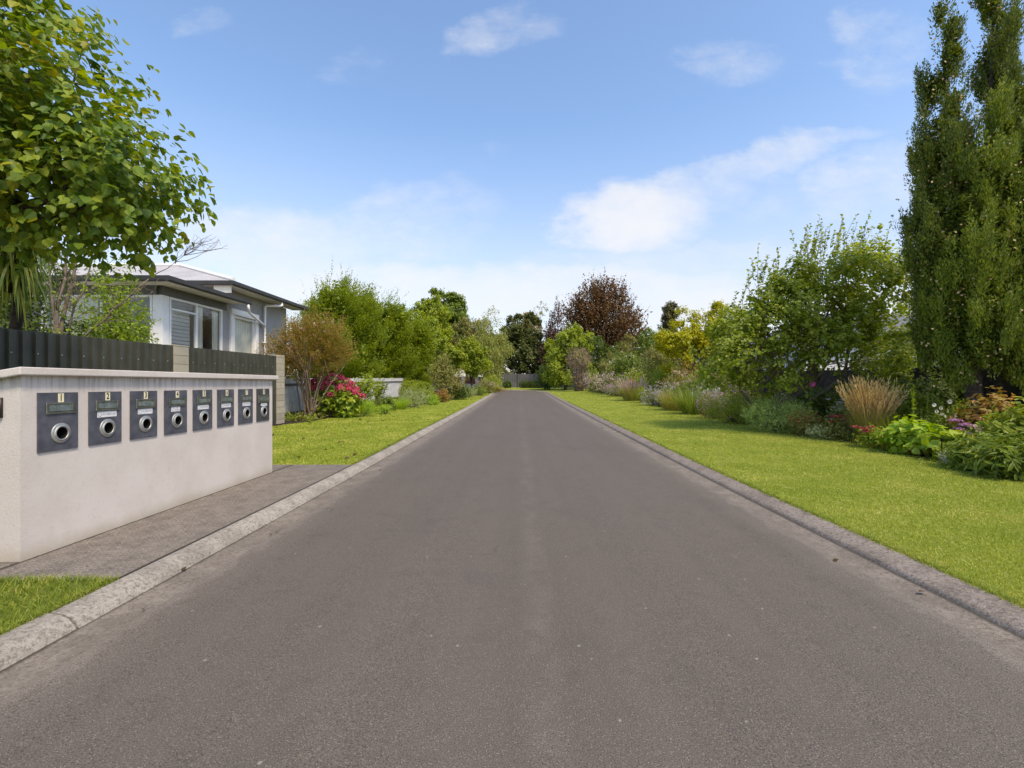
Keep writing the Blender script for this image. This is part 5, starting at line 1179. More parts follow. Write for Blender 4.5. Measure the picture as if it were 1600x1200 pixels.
round_tree('dark_under_tree', 'dark evergreen mass below the copper beech', 9.3, 56, [(0, 0, 3.2, 2.2, 1.6, 2.8), (1.8, 0, 2.6, 2.2, 1.6, 2.4), (-.6, 0, 4.6, 1.4, 1.2, 1.8)], M['dark_leaf'], 1300, L=.18, W=.10, fork=1.5)
round_tree('hazy_shrub', 'pale pinkish-green airy shrub below the copper beech', 9.2, 46, [(0, 0, 2.4, 1.2, 1, 1.4), (.8, 0, 3.6, 1.0, .9, 1.2), (-.7, 0, 2.2, .9, .8, 1.1), (1.3, 0, 4.3, .8, .8, .9)], M['olive_leaf'], 800, L=.11, W=.05, fork=.8, up=.9, cat='shrub')
# white-flowering evergreen
X, Y = 9.3, 41.0
o = bush('white_flowering_shrub', 'large glossy green shrub topped with white flowers beyond the border', 'shrub', X, Y, 1.9, 1.5, 3.6, M['mid_leaf'], 1500, 8, .35, .13, .065, blobs=[(-.6, 0, 1.5, 1.4, 1.2, 1.4), (.5, 0, 2.1, 1.3, 1.2, 1.3), (1.3, 0, 2.0, 1.1, 1, 1.2), (-.2, 0, 2.7, 1.0, 1, .8), (.2, 0, .8, 1.9, 1.3, .9)], flowers=[('blossoms', M['cream_petal'], 75, .13, 6, False, .35)])
round_tree('dark_green_tree', 'dark green rounded tree between the copper beech and the yellow tree', 13.0, 46, [(0, 0, 3.6, 1.5, 1.3, 2.2), (.2, 0, 5.0, 1.1, 1, 1.2), (-.9, 0, 2.8, 1.2, 1, 1.6)], M['mid_leaf'], 1000, L=.14, W=.08, fork=1.2)
round_tree('olive_shrub', 'olive rounded shrub just left of the yellow tree', 10.6, 36, [(0, 0, 2.4, 1.2, 1, 1.4), (-.7, 0, 2.6, .9, .8, 1.0), (.4, 0, 3.1, .9, .8, .8)], M['olive_leaf'], 800, L=.11, W=.05, fork=.8, cat='shrub')
round_tree('poplar', 'distant slim dark poplar between the copper beech and the yellow tree', 30.3, 96, [(0, 0, 7, 2.0, 2, 5), (.1, 0, 12.2, 1.75, 1.7, 3.6), (.2, 0, 15.0, 1.1, 1.1, 1.7)], M['purple_olive'], 1500, L=.3, W=.16, ln=.8, r=.25, fork=3, up=1.2, sub=(60, .22, .4))
# golden tree
round_tree('golden_tree', 'bright golden-yellow tree behind the flower border, left of the pear tree', 10.2, 28.0, [(-.7, 0, 3.4, 1.3, 1.2, 1.1), (.4, 0, 4.2, 1.3, 1.2, 1.1), (1.5, 0, 4.7, 1.2, 1.1, .9), (-1.2, 0, 2.9, .9, .8, .8), (2.4, 0, 4.0, 1.2, 1, 1.2), (.6, 0, 2.9, 1.4, 1.1, .9)], M['yellow_leaf'], 2100, L=.12, W=.07, ln=.4, r=.12, fork=1.4, shell=(.4, 1.08), lump=.3)
# pear-like multi-stem tree
base = B3(7.45, 14.1); bz = base[2]
bl = [(6.35,13.5,2.05,1.05,1.0,.9), (6.9,13.2,2.3,1.1,.9,.9), (8.3,13.1,3.0,1.2,.8,.9), (7.1,13.6,2.7,1.1,1.0,.95), (8.0,13.7,3.2,1.2,1.1,1.0), (9.0,13.6,3.6,1.2,1.1,1.1), (9.9,13.5,3.2,1.2,1.0,1.1), (10.2,13.7,4.2,.9,.9,.9), (8.6,13.0,2.3,1.3,.8,.8), (9.7,13.2,2.2,1.1,.8,.8), (7.3,13.1,1.9,1.1,.8,.65), (10.5,13.2,2.4,.9,.8,.9), (7.2,13.8,3.7,.55,.5,.6), (8.6,13.8,4.3,.7,.7,.6), (9.4,13.8,4.5,.6,.6,.7)]
bl = [(b[0] + (b[0] - 8.4)*.06, b[1], 1.0 + (b[2]-1.0)*1.07, b[3]*1.12, b[4]*1.05, b[5]*1.1) for b in bl]
wd = MB()
for (fx, fz, r) in ((6.35, 1.2, .055), (6.85, 1.35, .06), (7.5, 1.35, .08), (8.6, 1.45, .09), (8.2, 1.2, .05), (9.3, 1.5, .07)):
    s = np.array(base) + [rng.uniform(-.22, .22), rng.normal()*.08, -.05]; f = np.array([fx, 13.7, fz]); q = limb_pts(s, f, 6, .08); wd.tube(q, r, r*.7, n=7)
    for b_ in sorted(bl, key=lambda b_: abs(b_[0]-fx))[:4]:
        c = np.array(b_[:3]); qq = limb_pts(f, c, 7, .08); wd.tube(qq, r*.6, r*.18, n=6)
        for _ in range(5):
            e = c + rdir(1)[0]*np.array(b_[3:])*.95; wd.tube(limb_pts(qq[rng.integers(3, 7)], e, 5, .08), .016, .005, n=4)
g = [crown(bl, 3600, 9, .34, .084, .070, up=.45, out=.7, rnd=.6, kind='o', shell=(.2, 1.08), lump=.2, droop=.2, sub=(110, .36, .75))]
S = []
for _ in range(70):
    b_ = bl[rng.choice([4, 5, 6, 7, 12, 13, 14, 14, 13, 3])]; a = np.array(b_[:3]) + np.array([rng.uniform(-.7, .7)*b_[3], rng.uniform(-.5, .5)*b_[4], b_[5]*.75]); d = unit(np.array([rng.normal()*.2 + .15, rng.normal()*.15, 1.])); l = rng.uniform(.5, 1.15)
    S.append((a, d, l))
for a, d, l in ((np.array([9.0, 13.6, 4.3]), unit(np.array([.55, 0, 1])), 1.7), (np.array([9.9, 13.6, 4.6]), unit(np.array([.38, 0, 1])), 1.35)): S.append((a, d, l))
for a, d, l in S: wd.tube(limb_pts(a, a + d*l, 4, .02), .008, .003, n=4)
A = np.array([s[0] for s in S]); D = np.array([s[1] for s in S]); Ln = np.array([s[2] for s in S])
g.append(clump(A[:-2], D[:-2], Ln[:-2], 16, .08, .062, kind='o', jit=.05, spread=.85)); e = A[-2:] + D[-2:]*Ln[-2:, None]*.85
g.append(clump(e, D[-2:], .28, 12, .085, .065, kind='o', jit=.1))
thing_tree('pear_tree', 'spreading multi-stemmed green tree with upright shoots, left of the tall conifer', 'tree', base, wd, M['bark_pale'], g, M['pear_leaf'])
# conifer: several upright columns
rng = np.random.default_rng(23)
base = B3(9.75, 10.2); bz = base[2]; rngc = rng
cols = [ # x, y, z_low, z_top, radius
 (9.2, 10.3, 2.4, 9.6, .56), (10.5, 10.4, 2.4, 10.9, .64), (9.85, 10.7, 2.4, 7.4, .5), (8.85, 10.2, 1.9, 7.0, .42), (10.7, 10.3, 2.0, 8.6, .6), (11.1, 10.4, 2.2, 7.0, .6)]
light = [(9.55, 9.6, 1.9, 6.85, .40), (9.15, 9.55, 1.8, 6.1, .40), (9.95, 9.55, 1.9, 6.5, .40), (10.4, 9.6, 1.8, 6.0, .45), (8.85, 9.75, 1.7, 5.3, .38), (9.3, 9.4, 1.8, 4.6, .42), (10.0, 9.35, 1.8, 4.8, .45), (8.95, 10.1, 8.2, 8.9, .2)]  # front columns, coloured with the brighter sunlit greens
def colblobs(cs):
    o = []
    for (x, y, z0, z1, r) in cs:
        h = z1 - z0
        for t in np.linspace(.06, .97, max(4, int(h/.55))):
            w = r*(1 - .9*max(0, t - .45)**1.5/.41)*(.75 + .25*min(1, t/.15)); a = rng.uniform(0, 6.28); j = r*.28
            o.append((x + j*math.cos(a), y + j*math.sin(a), z0 + h*t, w*rng.uniform(.75, 1.05), w*rng.uniform(.75, 1.05), h/max(4, int(h/.55))*1.1))
    return o
cb, lb = colblobs(cols), colblobs(light[:7])
g = []
for bb, n, m_, lead in ((cb, 3900, 0, .22), (lb, 1700, 1, .3)):
    C, O = crown_pts(bb, n, (.80, 1.08), .22, sub=(300 if m_ == 0 else 170, .34, .8)); D = unit(O*[.34, .34, .1] + [0, 0, 1.5] + rng.normal(size=(n, 3))*.07); ln = .35 + .5*rng.random(n)
    g.append(plumes(C - D*ln[:, None]*.45, D, O, ln, .075, 64, .066, .024, m_, open_=.42))
    C, O = crown_pts([(q[0], q[1], q[2], q[3]*.85, q[4]*.85, q[5]) for q in bb], n, (.1, .60), .1); g.append(clump(C, unit(O*.3 + [0, 0, 1.5]), .22, 14, .075, .045, mi=0))
wd = MB(); wd.tube(limb_pts(np.array(base) - [0, 0, .1], (9.75, 10.2, 2.6), 6, .02), .17, .14, n=9); wd.tube(limb_pts(np.array(base) + [.15, 0, .3], (10.3, 10.2, 2.3), 6, .05), .09, .06, n=7); wd.tube(limb_pts((9.75, 10.2, 2.4), (9.2, 10.3, 8.6), 6, .004), .11, .02); wd.tube(limb_pts((9.75, 10.2, 2.4), (10.4, 10.4, 9.6), 6, .004), .11, .02)
for _ in range(50):
    z = rng.uniform(1.7, 5); s = np.array([9.75 + rng.normal()*.1, 10.2, z]); wd.tube(limb_pts(s, s + np.array([rng.uniform(-.7, .7), rng.uniform(-.6, .4), .6]), 5, .05), .025, .006, n=4)
C, O = crown_pts(cb, 2400, (1.06, 1.22), .22); C2, O2 = crown_pts(lb, 600, (1.08, 1.25), .22); C = np.vstack([C, C2]); U = rdir(len(C))
cn = np.concatenate([leaves(C + o_*.012, U, rdir(len(C)), .05, .045)[0] for o_ in rdir(2)]); cg = (cn, [np.arange(len(cn)).reshape(-1, 4)], 0)
thing_tree('conifer', 'tall dense columnar conifer with several pointed spires and small tan cones at the right edge', 'tree', base, wd, M['bark'], g, [M['conifer_leaf'], M['conifer_lit']], extra=[('cones', [cg], M['conifer_cone'], 'stuff')])
# leafy tree between the conifer and the fence
round_tree('fence_tree', 'dark glossy-leaved shrub in front of the dark paling fence at the right edge', 10.9, 9.6, [(0, 0, 2.4, .8, .6, .8), (.5, 0, 2.9, .8, .6, .7), (-.5, 0, 2.0, .6, .5, .45), (.4, 0, 1.8, .7, .5, .5)], M['dark_leaf'], 800, L=.075, W=.04, ln=.3, r=.05, fork=1., kind='o', cat='shrub')

# ------------------------------------------------------------------ right flower border, from the right edge of the photo inwards
bush('glossy_clump', 'dark green clump with long glossy leaves at the lawn edge, nearest on the right', 'plant', 7.25, 6.95, .52, .42, .52, M['mid_leaf'], 210, 8, .24, .15, .036, up=.5, kind='o', droop=.4)
bush('glossy_clump', 'long-leaved clump with lime new shoots beside the golden plant at the lawn edge', 'plant', 7.28, 7.5, .42, .36, .5, M['blade_green'], 170, 8, .22, .15, .034, up=.7, kind='o', droop=.4)
bush('veined_shrub', 'grey-green rounded shrub with pale-veined leaves at the far right edge of the border', 'shrub', 8.4, 7.75, .56, .5, 1.02, M['pear_leaf'], 380, 8, .26, .13, .05, up=.4, kind='o', droop=.4)
bush('silver_mound', 'small silvery ground-hugging mound between the black stake and the golden plant', 'plant', 7.2, 7.85, .22, .2, .24, M['silver_leaf'], 150, 8, .1, .03, .012, up=.6, stem=False)
bush('silver_mound', 'tiny silver-grey mound on the soil in front of the golden plant', 'plant', 7.2, 7.35, .18, .15, .14, M['silver_leaf'], 110, 8, .08, .03, .01, up=.6, stem=False)
bush('golden_plant', 'small bright yellow-leaved plant at the lawn edge behind the silver mounds', 'plant', 7.5, 7.85, .28, .24, .42, M['yellow_leaf'], 170, 8, .18, .07, .018, up=.9)
bush('golden_plant', 'low yellow-flecked tuft between the two silver mounds', 'plant', 7.22, 7.6, .14, .12, .18, M['yellow_leaf'], 60, 8, .1, .04, .016, up=.8, stem=False)
bush('lime_leaf_plant', 'lush lime-green plant with large lobed leaves at the lawn edge', 'plant', 7.62, 9.15, .52, .42, .58, M['lime_leaf'], 190, 7, .24, .115, .105, up=.5, kind='h', droop=.3, nup=.7)
bush('hosta', 'broad pale green leafy plant right of the lime-green lobed plant', 'plant', 7.75, 8.45, .42, .34, .46, M['hydrangea_leaf'], 90, 5, .22, .15, .125, up=.5, kind='h', droop=.3, nup=.8)
bush('variegated_plant', 'green plant with white-edged leaves behind the black stake', 'plant', 8.0, 8.2, .32, .28, .4, M['grey_leaf'], 60, 5, .2, .15, .10, up=.5, kind='h', nup=1.1)
def heads(name, label, X, Y, w, h, nstem, leafm, bloom, size, head_name='flower_head', petals=60, flat=.5, spread=.5, cat='plant', leafL=.07, lean=0):
    """stems ending in separate flower heads"""
    b0 = B3(X, Y); g = MB(); tips = []
    for k in range(nstem):
        a = rng.uniform(0, 6.28); q = rng.random()**.5; e = np.array(b0) + [w*q*math.cos(a) + lean, w*.7*q*math.sin(a), h*rng.uniform(.75, 1.05)]; g.tube(limb_pts(np.array(b0) + rng.normal(size=3)*[w*.2, w*.2, 0], e, 5, .04), .006, .004, n=5, mi=1); tips.append(e)
    z = b0[2]; geo = [crown([(X, Y, z + h*.4, w*.85, w*.7, h*.45)], int(90*max(1, w*2)), 7, .16, leafL, leafL*.5, up=.6, kind='o')] + g.g
    o = build(name, rel(geo, b0), [leafm, M['blade_green']], b0); tag(o, label, cat); m0 = None
    for e in tips:
        if m0 is None:
            f = build(head_name, [blossom_ball(petals, size, size*.6)], bloom, tuple(e - np.array(b0)), o); m0 = f.data
        else: f = link(head_name, m0, tuple(e - np.array(b0)), o, rng.uniform(0, 6))
        s = rng.uniform(.75, 1.25); f.scale = (s, s, s*flat)
    return o
heads('red_sedum', 'dark red sedum with flat flower heads and lime leaves, left of the lime-green lobed plant', 7.42, 9.95, .36, .42, 11, M['hydrangea_leaf'], M['sedum_bloom'], .075)
heads('red_sedum', 'dark red sedum leaning over the silvery mound, left of the tan grass', 7.55, 11.3, .36, .55, 10, M['olive_leaf'], M['sedum_bloom'], .075, lean=.05)
bush('silver_mound', 'low silvery-green mound at the lawn edge below the leaning red sedum', 'plant', 7.3, 11.4, .38, .28, .32, M['grey_leaf'], 170, 8, .14, .045, .018, stem=False)
bush('bronze_plant', 'bronze-brown plant with dull red flower spikes beside the grey-green mound', 'plant', 7.25, 12.1, .42, .34, .6, M['olive_leaf'], 200, 9, .26, .06, .02, up=1., flowers=[('blossoms', M['red_petal'], 14, .045, 7, False), ('dried_blossoms', M['rust_leaf'], 40, .05, 6, False)])
bush('grey_green_mound', 'fine-leaved grey-green rounded mound at the lawn edge of the right border', 'shrub', 7.0, 12.9, .72, .58, .92, M['mound_leaf'], 1300, 12, .17, .045, .011, up=.9, out=.9, shell=(.5, 1.04), lump=.1)
tuft('daylily', 'arching strap-leaved daylily clump left of the leaning red sedum', 'plant', 7.75, 12.2, 150, .62, .026, M['yellowgreen_leaf'], .7, 2.4, .1)
tuft('ornamental_grass', 'tall ornamental grass with tan feathery plumes above a green base', 'grass clump', 7.95, 10.75, 900, .80, .010, M['straw_green'], .36, .7, .22, plume=('plumes', M['tan_straw'], 300, 1.38, .019, .36, .42))
# hollyhock
b0 = B3(7.95, 12.7); g = MB(); st = limb_pts(b0, (7.72, 12.6, 1.48), 8, .02); g.tube(st, .014, .006, n=6, mi=1)
LV = []
for k, p in enumerate(st[1:7]):
    d = unit(rng.normal(size=3)*[1, .7, .2]); LV.append(leaves(np.repeat(p[None], 2, 0), np.stack([d, -d + [.2, 0, .1]]) + [0, 0, -.2], np.array([[0, -.4, 1.]]*2), .16 - .015*k, .15 - .015*k, 'h'))
LV.append(clump(st[4:7], unit(rdir(3)), .15, 5, .05, .04))
o = build('hollyhock', rel(LV + g.g, b0), [M['yellowgreen_leaf'], M['blade_green']], b0); tag(o, 'single tall hollyhock stem with one bright pink flower in front of the dark shrubs', 'flower')
n = 14; a = np.linspace(0, 6.28, n, endpoint=False); U = np.stack([np.cos(a), -.35*np.ones(n), np.sin(a)], -1)
build('flower', rel([leaves(np.repeat(np.array([[7.76, 12.55, 1.34]]), n, 0), U, np.array([[0, -1., .1]]*n), .075, .07, 'o')], b0), M['pink_petal'], (0,0,0), o)
for k, (x, z) in enumerate(((7.74, 1.22), (7.73, 1.44))): build('bud', rel([(lambda v: (v[0]*.022 + np.array([x, 12.58, z]), v[1], 0))(blossom_ball(30, 1, .8))], b0), M['yellowgreen_leaf'], (0,0,0), o)
# green spikes
def spikes(label, X, Y, stems, mat, w=.1):
    b0 = B3(X, Y); g = []; mb = MB()
    for (dx, h) in stems:
        q = limb_pts((X + dx*.5 + rng.normal()*.03, Y, b0[2]), (X + dx, Y + rng.normal()*.05, b0[2] + h), 8, .015); mb.tube(q, .008, .004, n=5, mi=1)
        m = 130; t = rng.random(m)**.8; P = np.stack([np.interp(t, np.linspace(0, 1, 8), q[:, i]) for i in range(3)], -1); a = rng.uniform(0, 6.28, m); D = np.stack([np.cos(a), np.sin(a), np.full(m, .9)], -1); g.append(strap(P, D, w*(1.25 - t)*1.25, .017, .8, 3))
    o = build('spike_plant', rel(g + mb.g, b0), [mat, M['blade_green']], b0); tag(o, label, 'plant')
spikes('pair of tall lime-green leafy spikes just right of the tan ornamental grass', 8.2, 9.9, [(-.03, 1.22), (.04, 1.32), (-.12, .7)], M['lime_leaf'])
spikes('fan of tall green leafy spikes left of the white daisies', 8.55, 9.95, [(.0, 1.15), (.12, 1.35), (.2, 1.28), (-.1, .8)], M['blade_green'])
tuft('iris_clump', 'blue-green upright leaf clump below the tall green spikes', 'plant', 8.1, 10.3, 130, .7, .022, M['pear_leaf'], .6, .7, .16)
bush('peony', 'grey-green peony bush behind the tall green spikes', 'shrub', 9.15, 11.4, .95, .7, 1.25, M['pear_leaf'], 420, 8, .26, .1, .045, kind='o')
# daisies: each flower a part
b0 = B3(8.5, 9.6); g = MB(); tips = []
for (dx, z) in ((-.16, .93), (-.12, .80), (-.05, .87), (-.03, .75), (.02, .70), (.06, .82), (.1, 1.0), (.16, .68), (.2, .73)):
    e = np.array([8.5 + dx*1.2, 9.5, z]); g.tube(limb_pts(np.array(b0) + rng.normal(size=3)*[.08, .05, 0], e, 5, .04), .005, .003, n=4, mi=1); tips.append(e)
o = build('daisy_plant', rel([crown([(8.5, 9.65, b0[2] + .32, .4, .3, .32)], 150, 8, .2, .06, .022, up=.8)] + g.g, b0), [M['mid_leaf'], M['blade_green']], b0); tag(o, 'white daisies on thin stems between the green spikes and the conifer trunk', 'flower')
n = 16; a = np.linspace(0, 6.28, n, endpoint=False); U = np.stack([np.cos(a), -.25*np.ones(n), np.sin(a)*.8], -1); m0 = None
for e in tips:
    if m0 is None: f = build('flower', [leaves(U*.012, U, np.array([[0, -1., .5]]*n), .036, .014), (blossom_ball(16, .013, .01)[0] + np.array([0, -.006, .004]), blossom_ball(16, .013, .01)[1], 1)], [M['white_petal'], M['yellow_eye']], tuple(e - np.array(b0)), o); m0 = f.data
    else: f = link('flower', m0, tuple(e - np.array(b0)), o); f.scale = (rng.uniform(.8, 1.3),)*3; f.rotation_euler = (rng.uniform(-.5, .4), rng.uniform(0, 6), 0)
bush('feathery_plant', 'bright green feathery plant between the daisies and the conifer trunk', 'plant', 9.0, 9.75, .3, .25, 1.0, M['hornbeam_leaf'], 190, 10, .3, .06, .018, up=1.)
bush('rusty_shrub', 'shrub with green and rust-red leaves beside the conifer trunk', 'shrub', 9.0, 9.0, .62, .42, 1.12, M['rust_leaf'], 300, 7, .26, .10, .055, up=.5, kind='o', droop=.5)
bush('russet_plant', 'russet and green low plant at the foot of the conifer', 'plant', 9.15, 9.1, .42, .35, .6, M['rust_leaf'], 170, 7, .2, .08, .04, kind='o')
heads('dusky_sedum', 'dusky pink sedum with rounded heads in front of the conifer trunk', 8.25, 8.9, .32, .62, 10, M['mid_leaf'], M['mauve_petal'], .07)
heads('orange_head_plant', 'plant with a fading orange rounded flower head near the right edge of the border', 8.5, 8.6, .14, .70, 3, M['mid_leaf'], M['orange_petal'], .10, flat=.9)
heads('peach_flower_plant', 'low plant with peach-coloured flower heads in front of the rusty shrub', 8.0, 8.3, .22, .58, 5, M['mid_leaf'], M['palepink_petal'], .07)
heads('white_flower_plant', 'small plant with white and lilac flowers left of the tan ornamental grass', 8.05, 11.9, .34, .92, 12, M['grey_leaf'], M['lilac_petal'], .05, petals=30)
# shade shrubs under the pear tree
bush('shade_shrub', 'dark shrub in the shade below the middle of the pear tree', 'shrub', 8.75, 13.9, .7, .5, 1.15, M['dark_leaf'], 480, 8, .3, .085, .045, kind='o')
bush('shade_shrub', 'mid-green shrub behind the hollyhock, under the pear tree', 'shrub', 9.6, 13.2, .9, .6, 1.6, M['mid_leaf'], 480, 8, .3, .085, .045, kind='o')
bush('shade_shrub', 'dark shrub behind the tan grass, against the paling fence', 'shrub', 10.6, 12.3, .9, .6, 1.55, M['dark_leaf'], 480, 8, .3, .085, .045, kind='o')
bush('shade_shrub', 'small-leaved green shrub left of the hollyhock beside the pear stems', 'shrub', 8.5, 15.6, .75, .55, 1.0, M['mid_leaf'], 380, 8, .28, .06, .03, flowers=[('blossoms', M['palepink_petal'], 12, .05, 5, False)])
# beyond the mound
bush('pink_speckled_bush', 'bushy plant speckled with tiny pink flowers, left of the grey-green mound', 'shrub', 6.95, 15.5, .85, .65, 1.0, M['yellowgreen_leaf'], 800, 10, .22, .045, .016, up=.9, flowers=[('blossoms', M['palepink_petal'], 150, .026, 3, False, 0.)])
bush('mauve_aster', 'mauve-flowered aster behind the pink-speckled bush', 'flower', 7.05, 17.3, .55, .45, .95, M['olive_leaf'], 260, 8, .22, .05, .02, flowers=[('blossoms', M['mauve_petal'], 130, .045, 4, False, .0)])
heads('dahlia_bush', 'tall plant with round pale pink blooms under the pear tree stems', 7.55, 16.2, .5, 1.15, 9, M['mid_leaf'], M['palepink_petal'], .075, flat=.9)
bush('silver_bush', 'bright silver-white leaved bush under the left edge of the pear tree', 'shrub', 8.0, 20.0, .75, .5, 1.25, M['silver_leaf'], 420, 9, .26, .05, .018, up=1.)
tuft('crocosmia', 'tall arching green sword-leaved clump left of the mauve aster', 'plant', 7.0, 19.2, 420, 1.15, .028, M['blade_green'], .55, 1.1, .38)
tuft('fine_grass_clump', 'olive fine-leaved clump between the sword leaves and the white aster bush', 'plant', 6.95, 21.2, 800, 1.05, .014, M['straw_green'], .65, .8, .45)
bush('white_aster', 'rounded bush covered in tiny white-lilac flowers at the lawn edge', 'flower', 6.85, 24.3, .62, .5, .95, M['mid_leaf'], 260, 8, .18, .05, .02, flowers=[('blossoms', M['lilac_petal'], 380, .05, 4, False, -.5)])
bush('white_aster', 'taller white-flowered bush just right of the rounded white-lilac one', 'flower', 7.35, 23.2, .5, .45, 1.15, M['mid_leaf'], 260, 8, .2, .05, .02, flowers=[('blossoms', M['lilac_petal'], 230, .05, 4, False, -.4)])
tuft('pink_grass', 'pinkish grassy clump with red flecks left of the white aster bushes', 'plant', 6.95, 29.0, 700, 1.15, .02, M['straw_green'], .6, .8, .6, plume=('plumes', M['palepink_petal'], 120, 1.35, .03, .6, .4))
bush('lime_grassy_bush', 'light green bush between the pinkish grass and the rounded white-lilac bush', 'plant', 6.95, 26.6, .5, .5, .85, M['yellowgreen_leaf'], 260, 9, .25, .06, .015, up=1.1)
bush('red_flower_plant', 'plant with scarlet flowers behind the pinkish grass', 'flower', 7.6, 32.0, .55, .5, 1.3, M['olive_leaf'], 220, 8, .25, .07, .03, flowers=[('blossoms', M['red_petal'], 60, .08, 5, False)])
bush('purple_mound', 'small purple-flowered mound at the far lawn edge', 'flower', 6.9, 35.5, .55, .5, .85, M['grey_leaf'], 220, 8, .2, .06, .025, flowers=[('blossoms', M['mauve_petal'], 160, .06, 4, False, -.2)])
bush('pink_mound', 'pale pink flowering mound, the nearer of two, far along the right border', 'flower', 7.3, 39.0, 1.0, .8, 1.75, M['mid_leaf'], 340, 8, .25, .07, .03, flowers=[('blossoms', M['palepink_petal'], 340, .075, 4, False, -.2)])
bush('pink_mound', 'pale pink flowering mound, the farther of two, beside the brown twiggy bush', 'flower', 7.35, 43.5, 1.15, .8, 1.6, M['mid_leaf'], 340, 8, .25, .07, .03, flowers=[('blossoms', M['palepink_petal'], 340, .08, 4, False, -.2)])
bush('feathery_green_bush', 'fine feathery fresh green bush in the middle of the right border', 'shrub', 8.4, 29.0, 1.35, 1.0, 2.3, M['hornbeam_leaf'], 1000, 10, .35, .08, .018, up=.9)
bush('rose_bush', 'mixed green and orange-tinted rose bush behind the white aster bushes', 'shrub', 8.2, 24.5, 1.0, .8, 1.75, M['olive_leaf'], 520, 8, .3, .075, .04, kind='o', flowers=[('blossoms', M['palepink_petal'], 18, .09, 6, False), ('orange_blossoms', M['orange_petal'], 26, .07, 5, False)])
bush('rose_bush', 'green rose bush with a few large pale blooms above the sword-leaved clump', 'shrub', 7.8, 21.6, .7, .6, 1.5, M['mid_leaf'], 380, 8, .28, .07, .04, kind='o', flowers=[('bloom', M['palepink_petal'], 8, .07, 40, True)])
bush('olive_bush', 'wide olive-brown bush below the left side of the pear tree', 'shrub', 9.2, 21.5, 1.5, 1.0, 2.2, M['olive_leaf'], 900, 9, .35, .07, .03, up=.4)
bush('lime_bush', 'fresh lime-green bush in front of the wide olive-brown bush', 'shrub', 8.35, 22.4, .55, .5, 1.6, M['lime_leaf'], 280, 8, .25, .07, .035)
bush('rust_bush', 'orange-rust leaved bush beneath the golden tree', 'shrub', 9.2, 25.5, .9, .7, 2.2, M['rust_leaf'], 420, 8, .3, .08, .04)
bush('tall_border_bush', 'pale green bush with pinkish flower haze below the white-flowering shrub', 'shrub', 8.3, 34.5, 1.1, .9, 2.0, M['yellowgreen_leaf'], 520, 8, .3, .09, .045, flowers=[('blossoms', M['palepink_petal'], 40, .08, 5, False)])
bush('dark_border_bush', 'dark green bush at the back of the border beyond the feathery fresh green bush', 'shrub', 9.9, 31.5, 1.3, .9, 2.4, M['mid_leaf'], 600, 8, .3, .09, .045)
# trees and hedging beyond the paling fence, closing the garden
for (x, y, h, r, lab, m) in ((14.2, 17.5, 3.2, 1.5, 'dark tree behind the paling fence, between the pear tree and the conifer', 'dark_leaf'), (13.8, 12.2, 3.0, 1.3, 'dark tree behind the paling fence, right of the conifer', 'dark_leaf'),
                         (15, 33, 4.4, 2., 'green tree behind the golden tree', 'mid_leaf'), (17.5, 43, 5.5, 2.6, 'green tree beyond the garden shed', 'mid_leaf'), (-17, 44, 5.5, 2.6, 'green tree behind the grey house roof', 'mid_leaf'), (-9.5, 46, 5.2, 2.2, 'dark tree behind the broad yellow-green tree', 'dark_leaf'), (14, 62, 6.5, 3., 'dark tree right of the copper beech', 'dark_leaf'), (22, 70, 7, 3.5, 'broad green tree under the distant poplar', 'mid_leaf')):
    round_tree('garden_tree', lab, x, y, [(0, 0, h*.55, r, r*.8, h*.42), (r*.5, 0, h*.75, r*.65, r*.6, h*.28), (-r*.55, 0, h*.65, r*.65, r*.6, h*.3)], M[m], int(420*r), L=.06 + .0026*y, W=.035 + .0016*y, fork=h*.25)
# fallen leaves on the left lawn
lm = None
for k in range(46):
    Y = 8.3 + 11*rng.random()**1.2; X = rng.uniform(bed_l(np.array([Y]))[0] + .3, -3.0); s = rng.uniform(.8, 1.7)
    loc = (X, Y, gz(X, Y) + .018)
    if lm is None: o = build('fallen_leaf', [(lambda v: (v[0] - [0, .03, 0], v[1], 0))(leaves(np.zeros((1, 3)), np.array([[0, 1., .1]]), np.array([[.2, 0, 1.]]), .075, .055, 'h'))], M['dry_leaf'], loc); lm = o.data
    else: o = link('fallen_leaf', lm, loc)
    o.rotation_euler = (rng.uniform(-.5, .5), rng.uniform(-.5, .5), rng.uniform(0, 6.28)); o.scale = (s,)*3
    tag(o, 'small dry brown fallen leaf lying on the left lawn', 'leaf', 'fallen leaves on the left lawn')

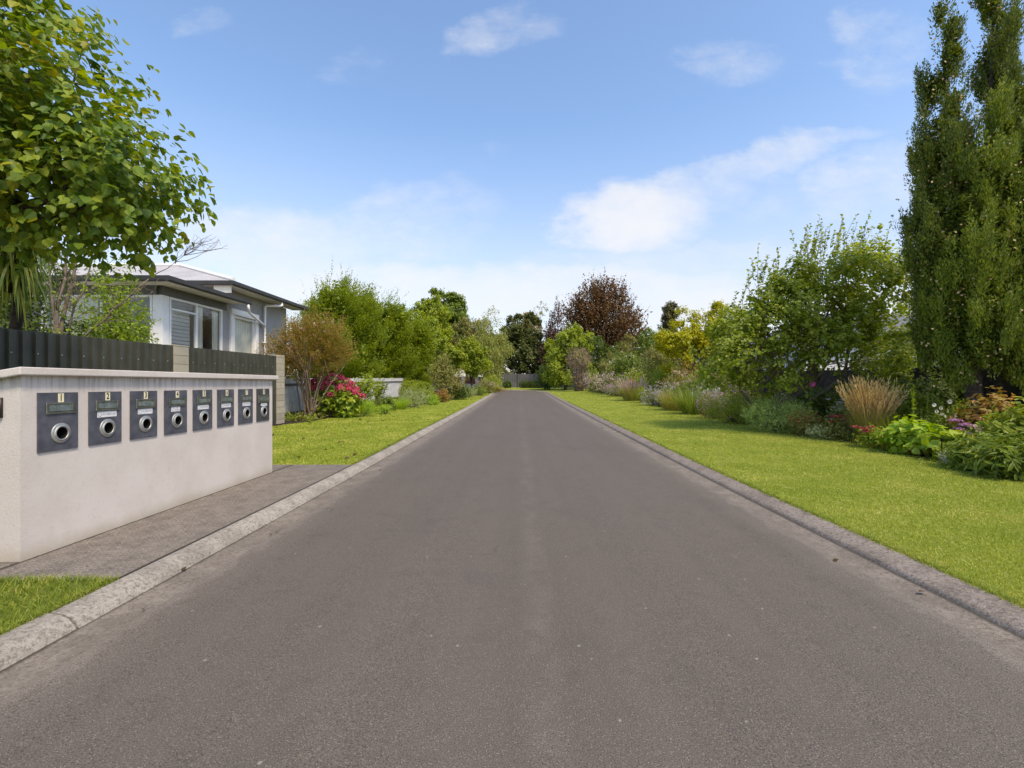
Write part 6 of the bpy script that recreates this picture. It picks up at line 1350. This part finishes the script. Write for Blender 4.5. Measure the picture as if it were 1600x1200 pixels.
for k in range(22):
    side = -1 if k % 2 else 1; Y = 3 + 18*rng.random()**1.4; X = (rng.uniform(2.55, 2.84) if side > 0 else rng.uniform(-2.6, -2.3))
    o = link('fallen_leaf', lm, (X, Y, float(rise(Y)) - .078)); o.rotation_euler = (rng.uniform(-.4, .4), rng.uniform(-.4, .4), rng.uniform(0, 6.28)); o.scale = (rng.uniform(.4, .8),)*3
    tag(o, 'small dry leaf lying in the concrete gutter beside the kerb', 'leaf', 'leaves fallen in the gutters')

# low growth and litter tangled between the border plants
def ground_cover(n, y0, y1, xa, xb, p, L, mats, k=6):
    u = rng.random(n); a = y0**(1-p); b = y1**(1-p); Y = (a + (b-a)*u)**(1/(1-p)); X = xa(Y) + (xb(Y) - xa(Y))*rng.random(n)**1.3
    C = np.stack([X, Y, G(X, Y) + .02], -1); s_ = np.maximum(1, Y/12)
    D = unit(rng.normal(size=(n, 3))*[.7, .7, .2] + [0, 0, .8]); parts = np.array_split(np.arange(n), len(mats)); g = []
    for i, ix in enumerate(parts): g.append(clump(C[ix], D[ix], .16*s_[ix]*(.6 + .9*rng.random(len(ix))), k, L*(1 + .8*np.repeat(s_[ix] - 1, k)), L*.5*(1 + .8*np.repeat(s_[ix] - 1, k)), mi=i, kind='o'))
    o = build('ground_cover', g, mats); o['kind'] = 'stuff'
ground_cover(3600, 6.8, 46, lambda y: bed_r(y) + .06, lambda y: np.full(len(y), 10.8), 1.5, .05, [M['mid_leaf'], M['yellowgreen_leaf'], M['olive_leaf'], M['rust_leaf'], M['dark_leaf']])
ground_cover(900, 16, 48, lambda y: bed_l(y) - .05, lambda y: bed_l(y) - 1.6, 1.4, .06, [M['mid_leaf'], M['yellowgreen_leaf'], M['olive_leaf']])
n = 2600; Y = 6.6*(40/6.6)**rng.random(n); X = bed_r(Y) + .02 + 1.2*rng.random(n)**2
build('bark_litter', [leaves(np.stack([X, Y, G(X, Y) + .012], -1), unit(rdir(n)*[1, 1, .25]), unit(rdir(n)*.5 + [0, 0, 1]), .03*np.maximum(1, Y/9), .014*np.maximum(1, Y/9))], M['dry_leaf'])['kind'] = 'stuff'
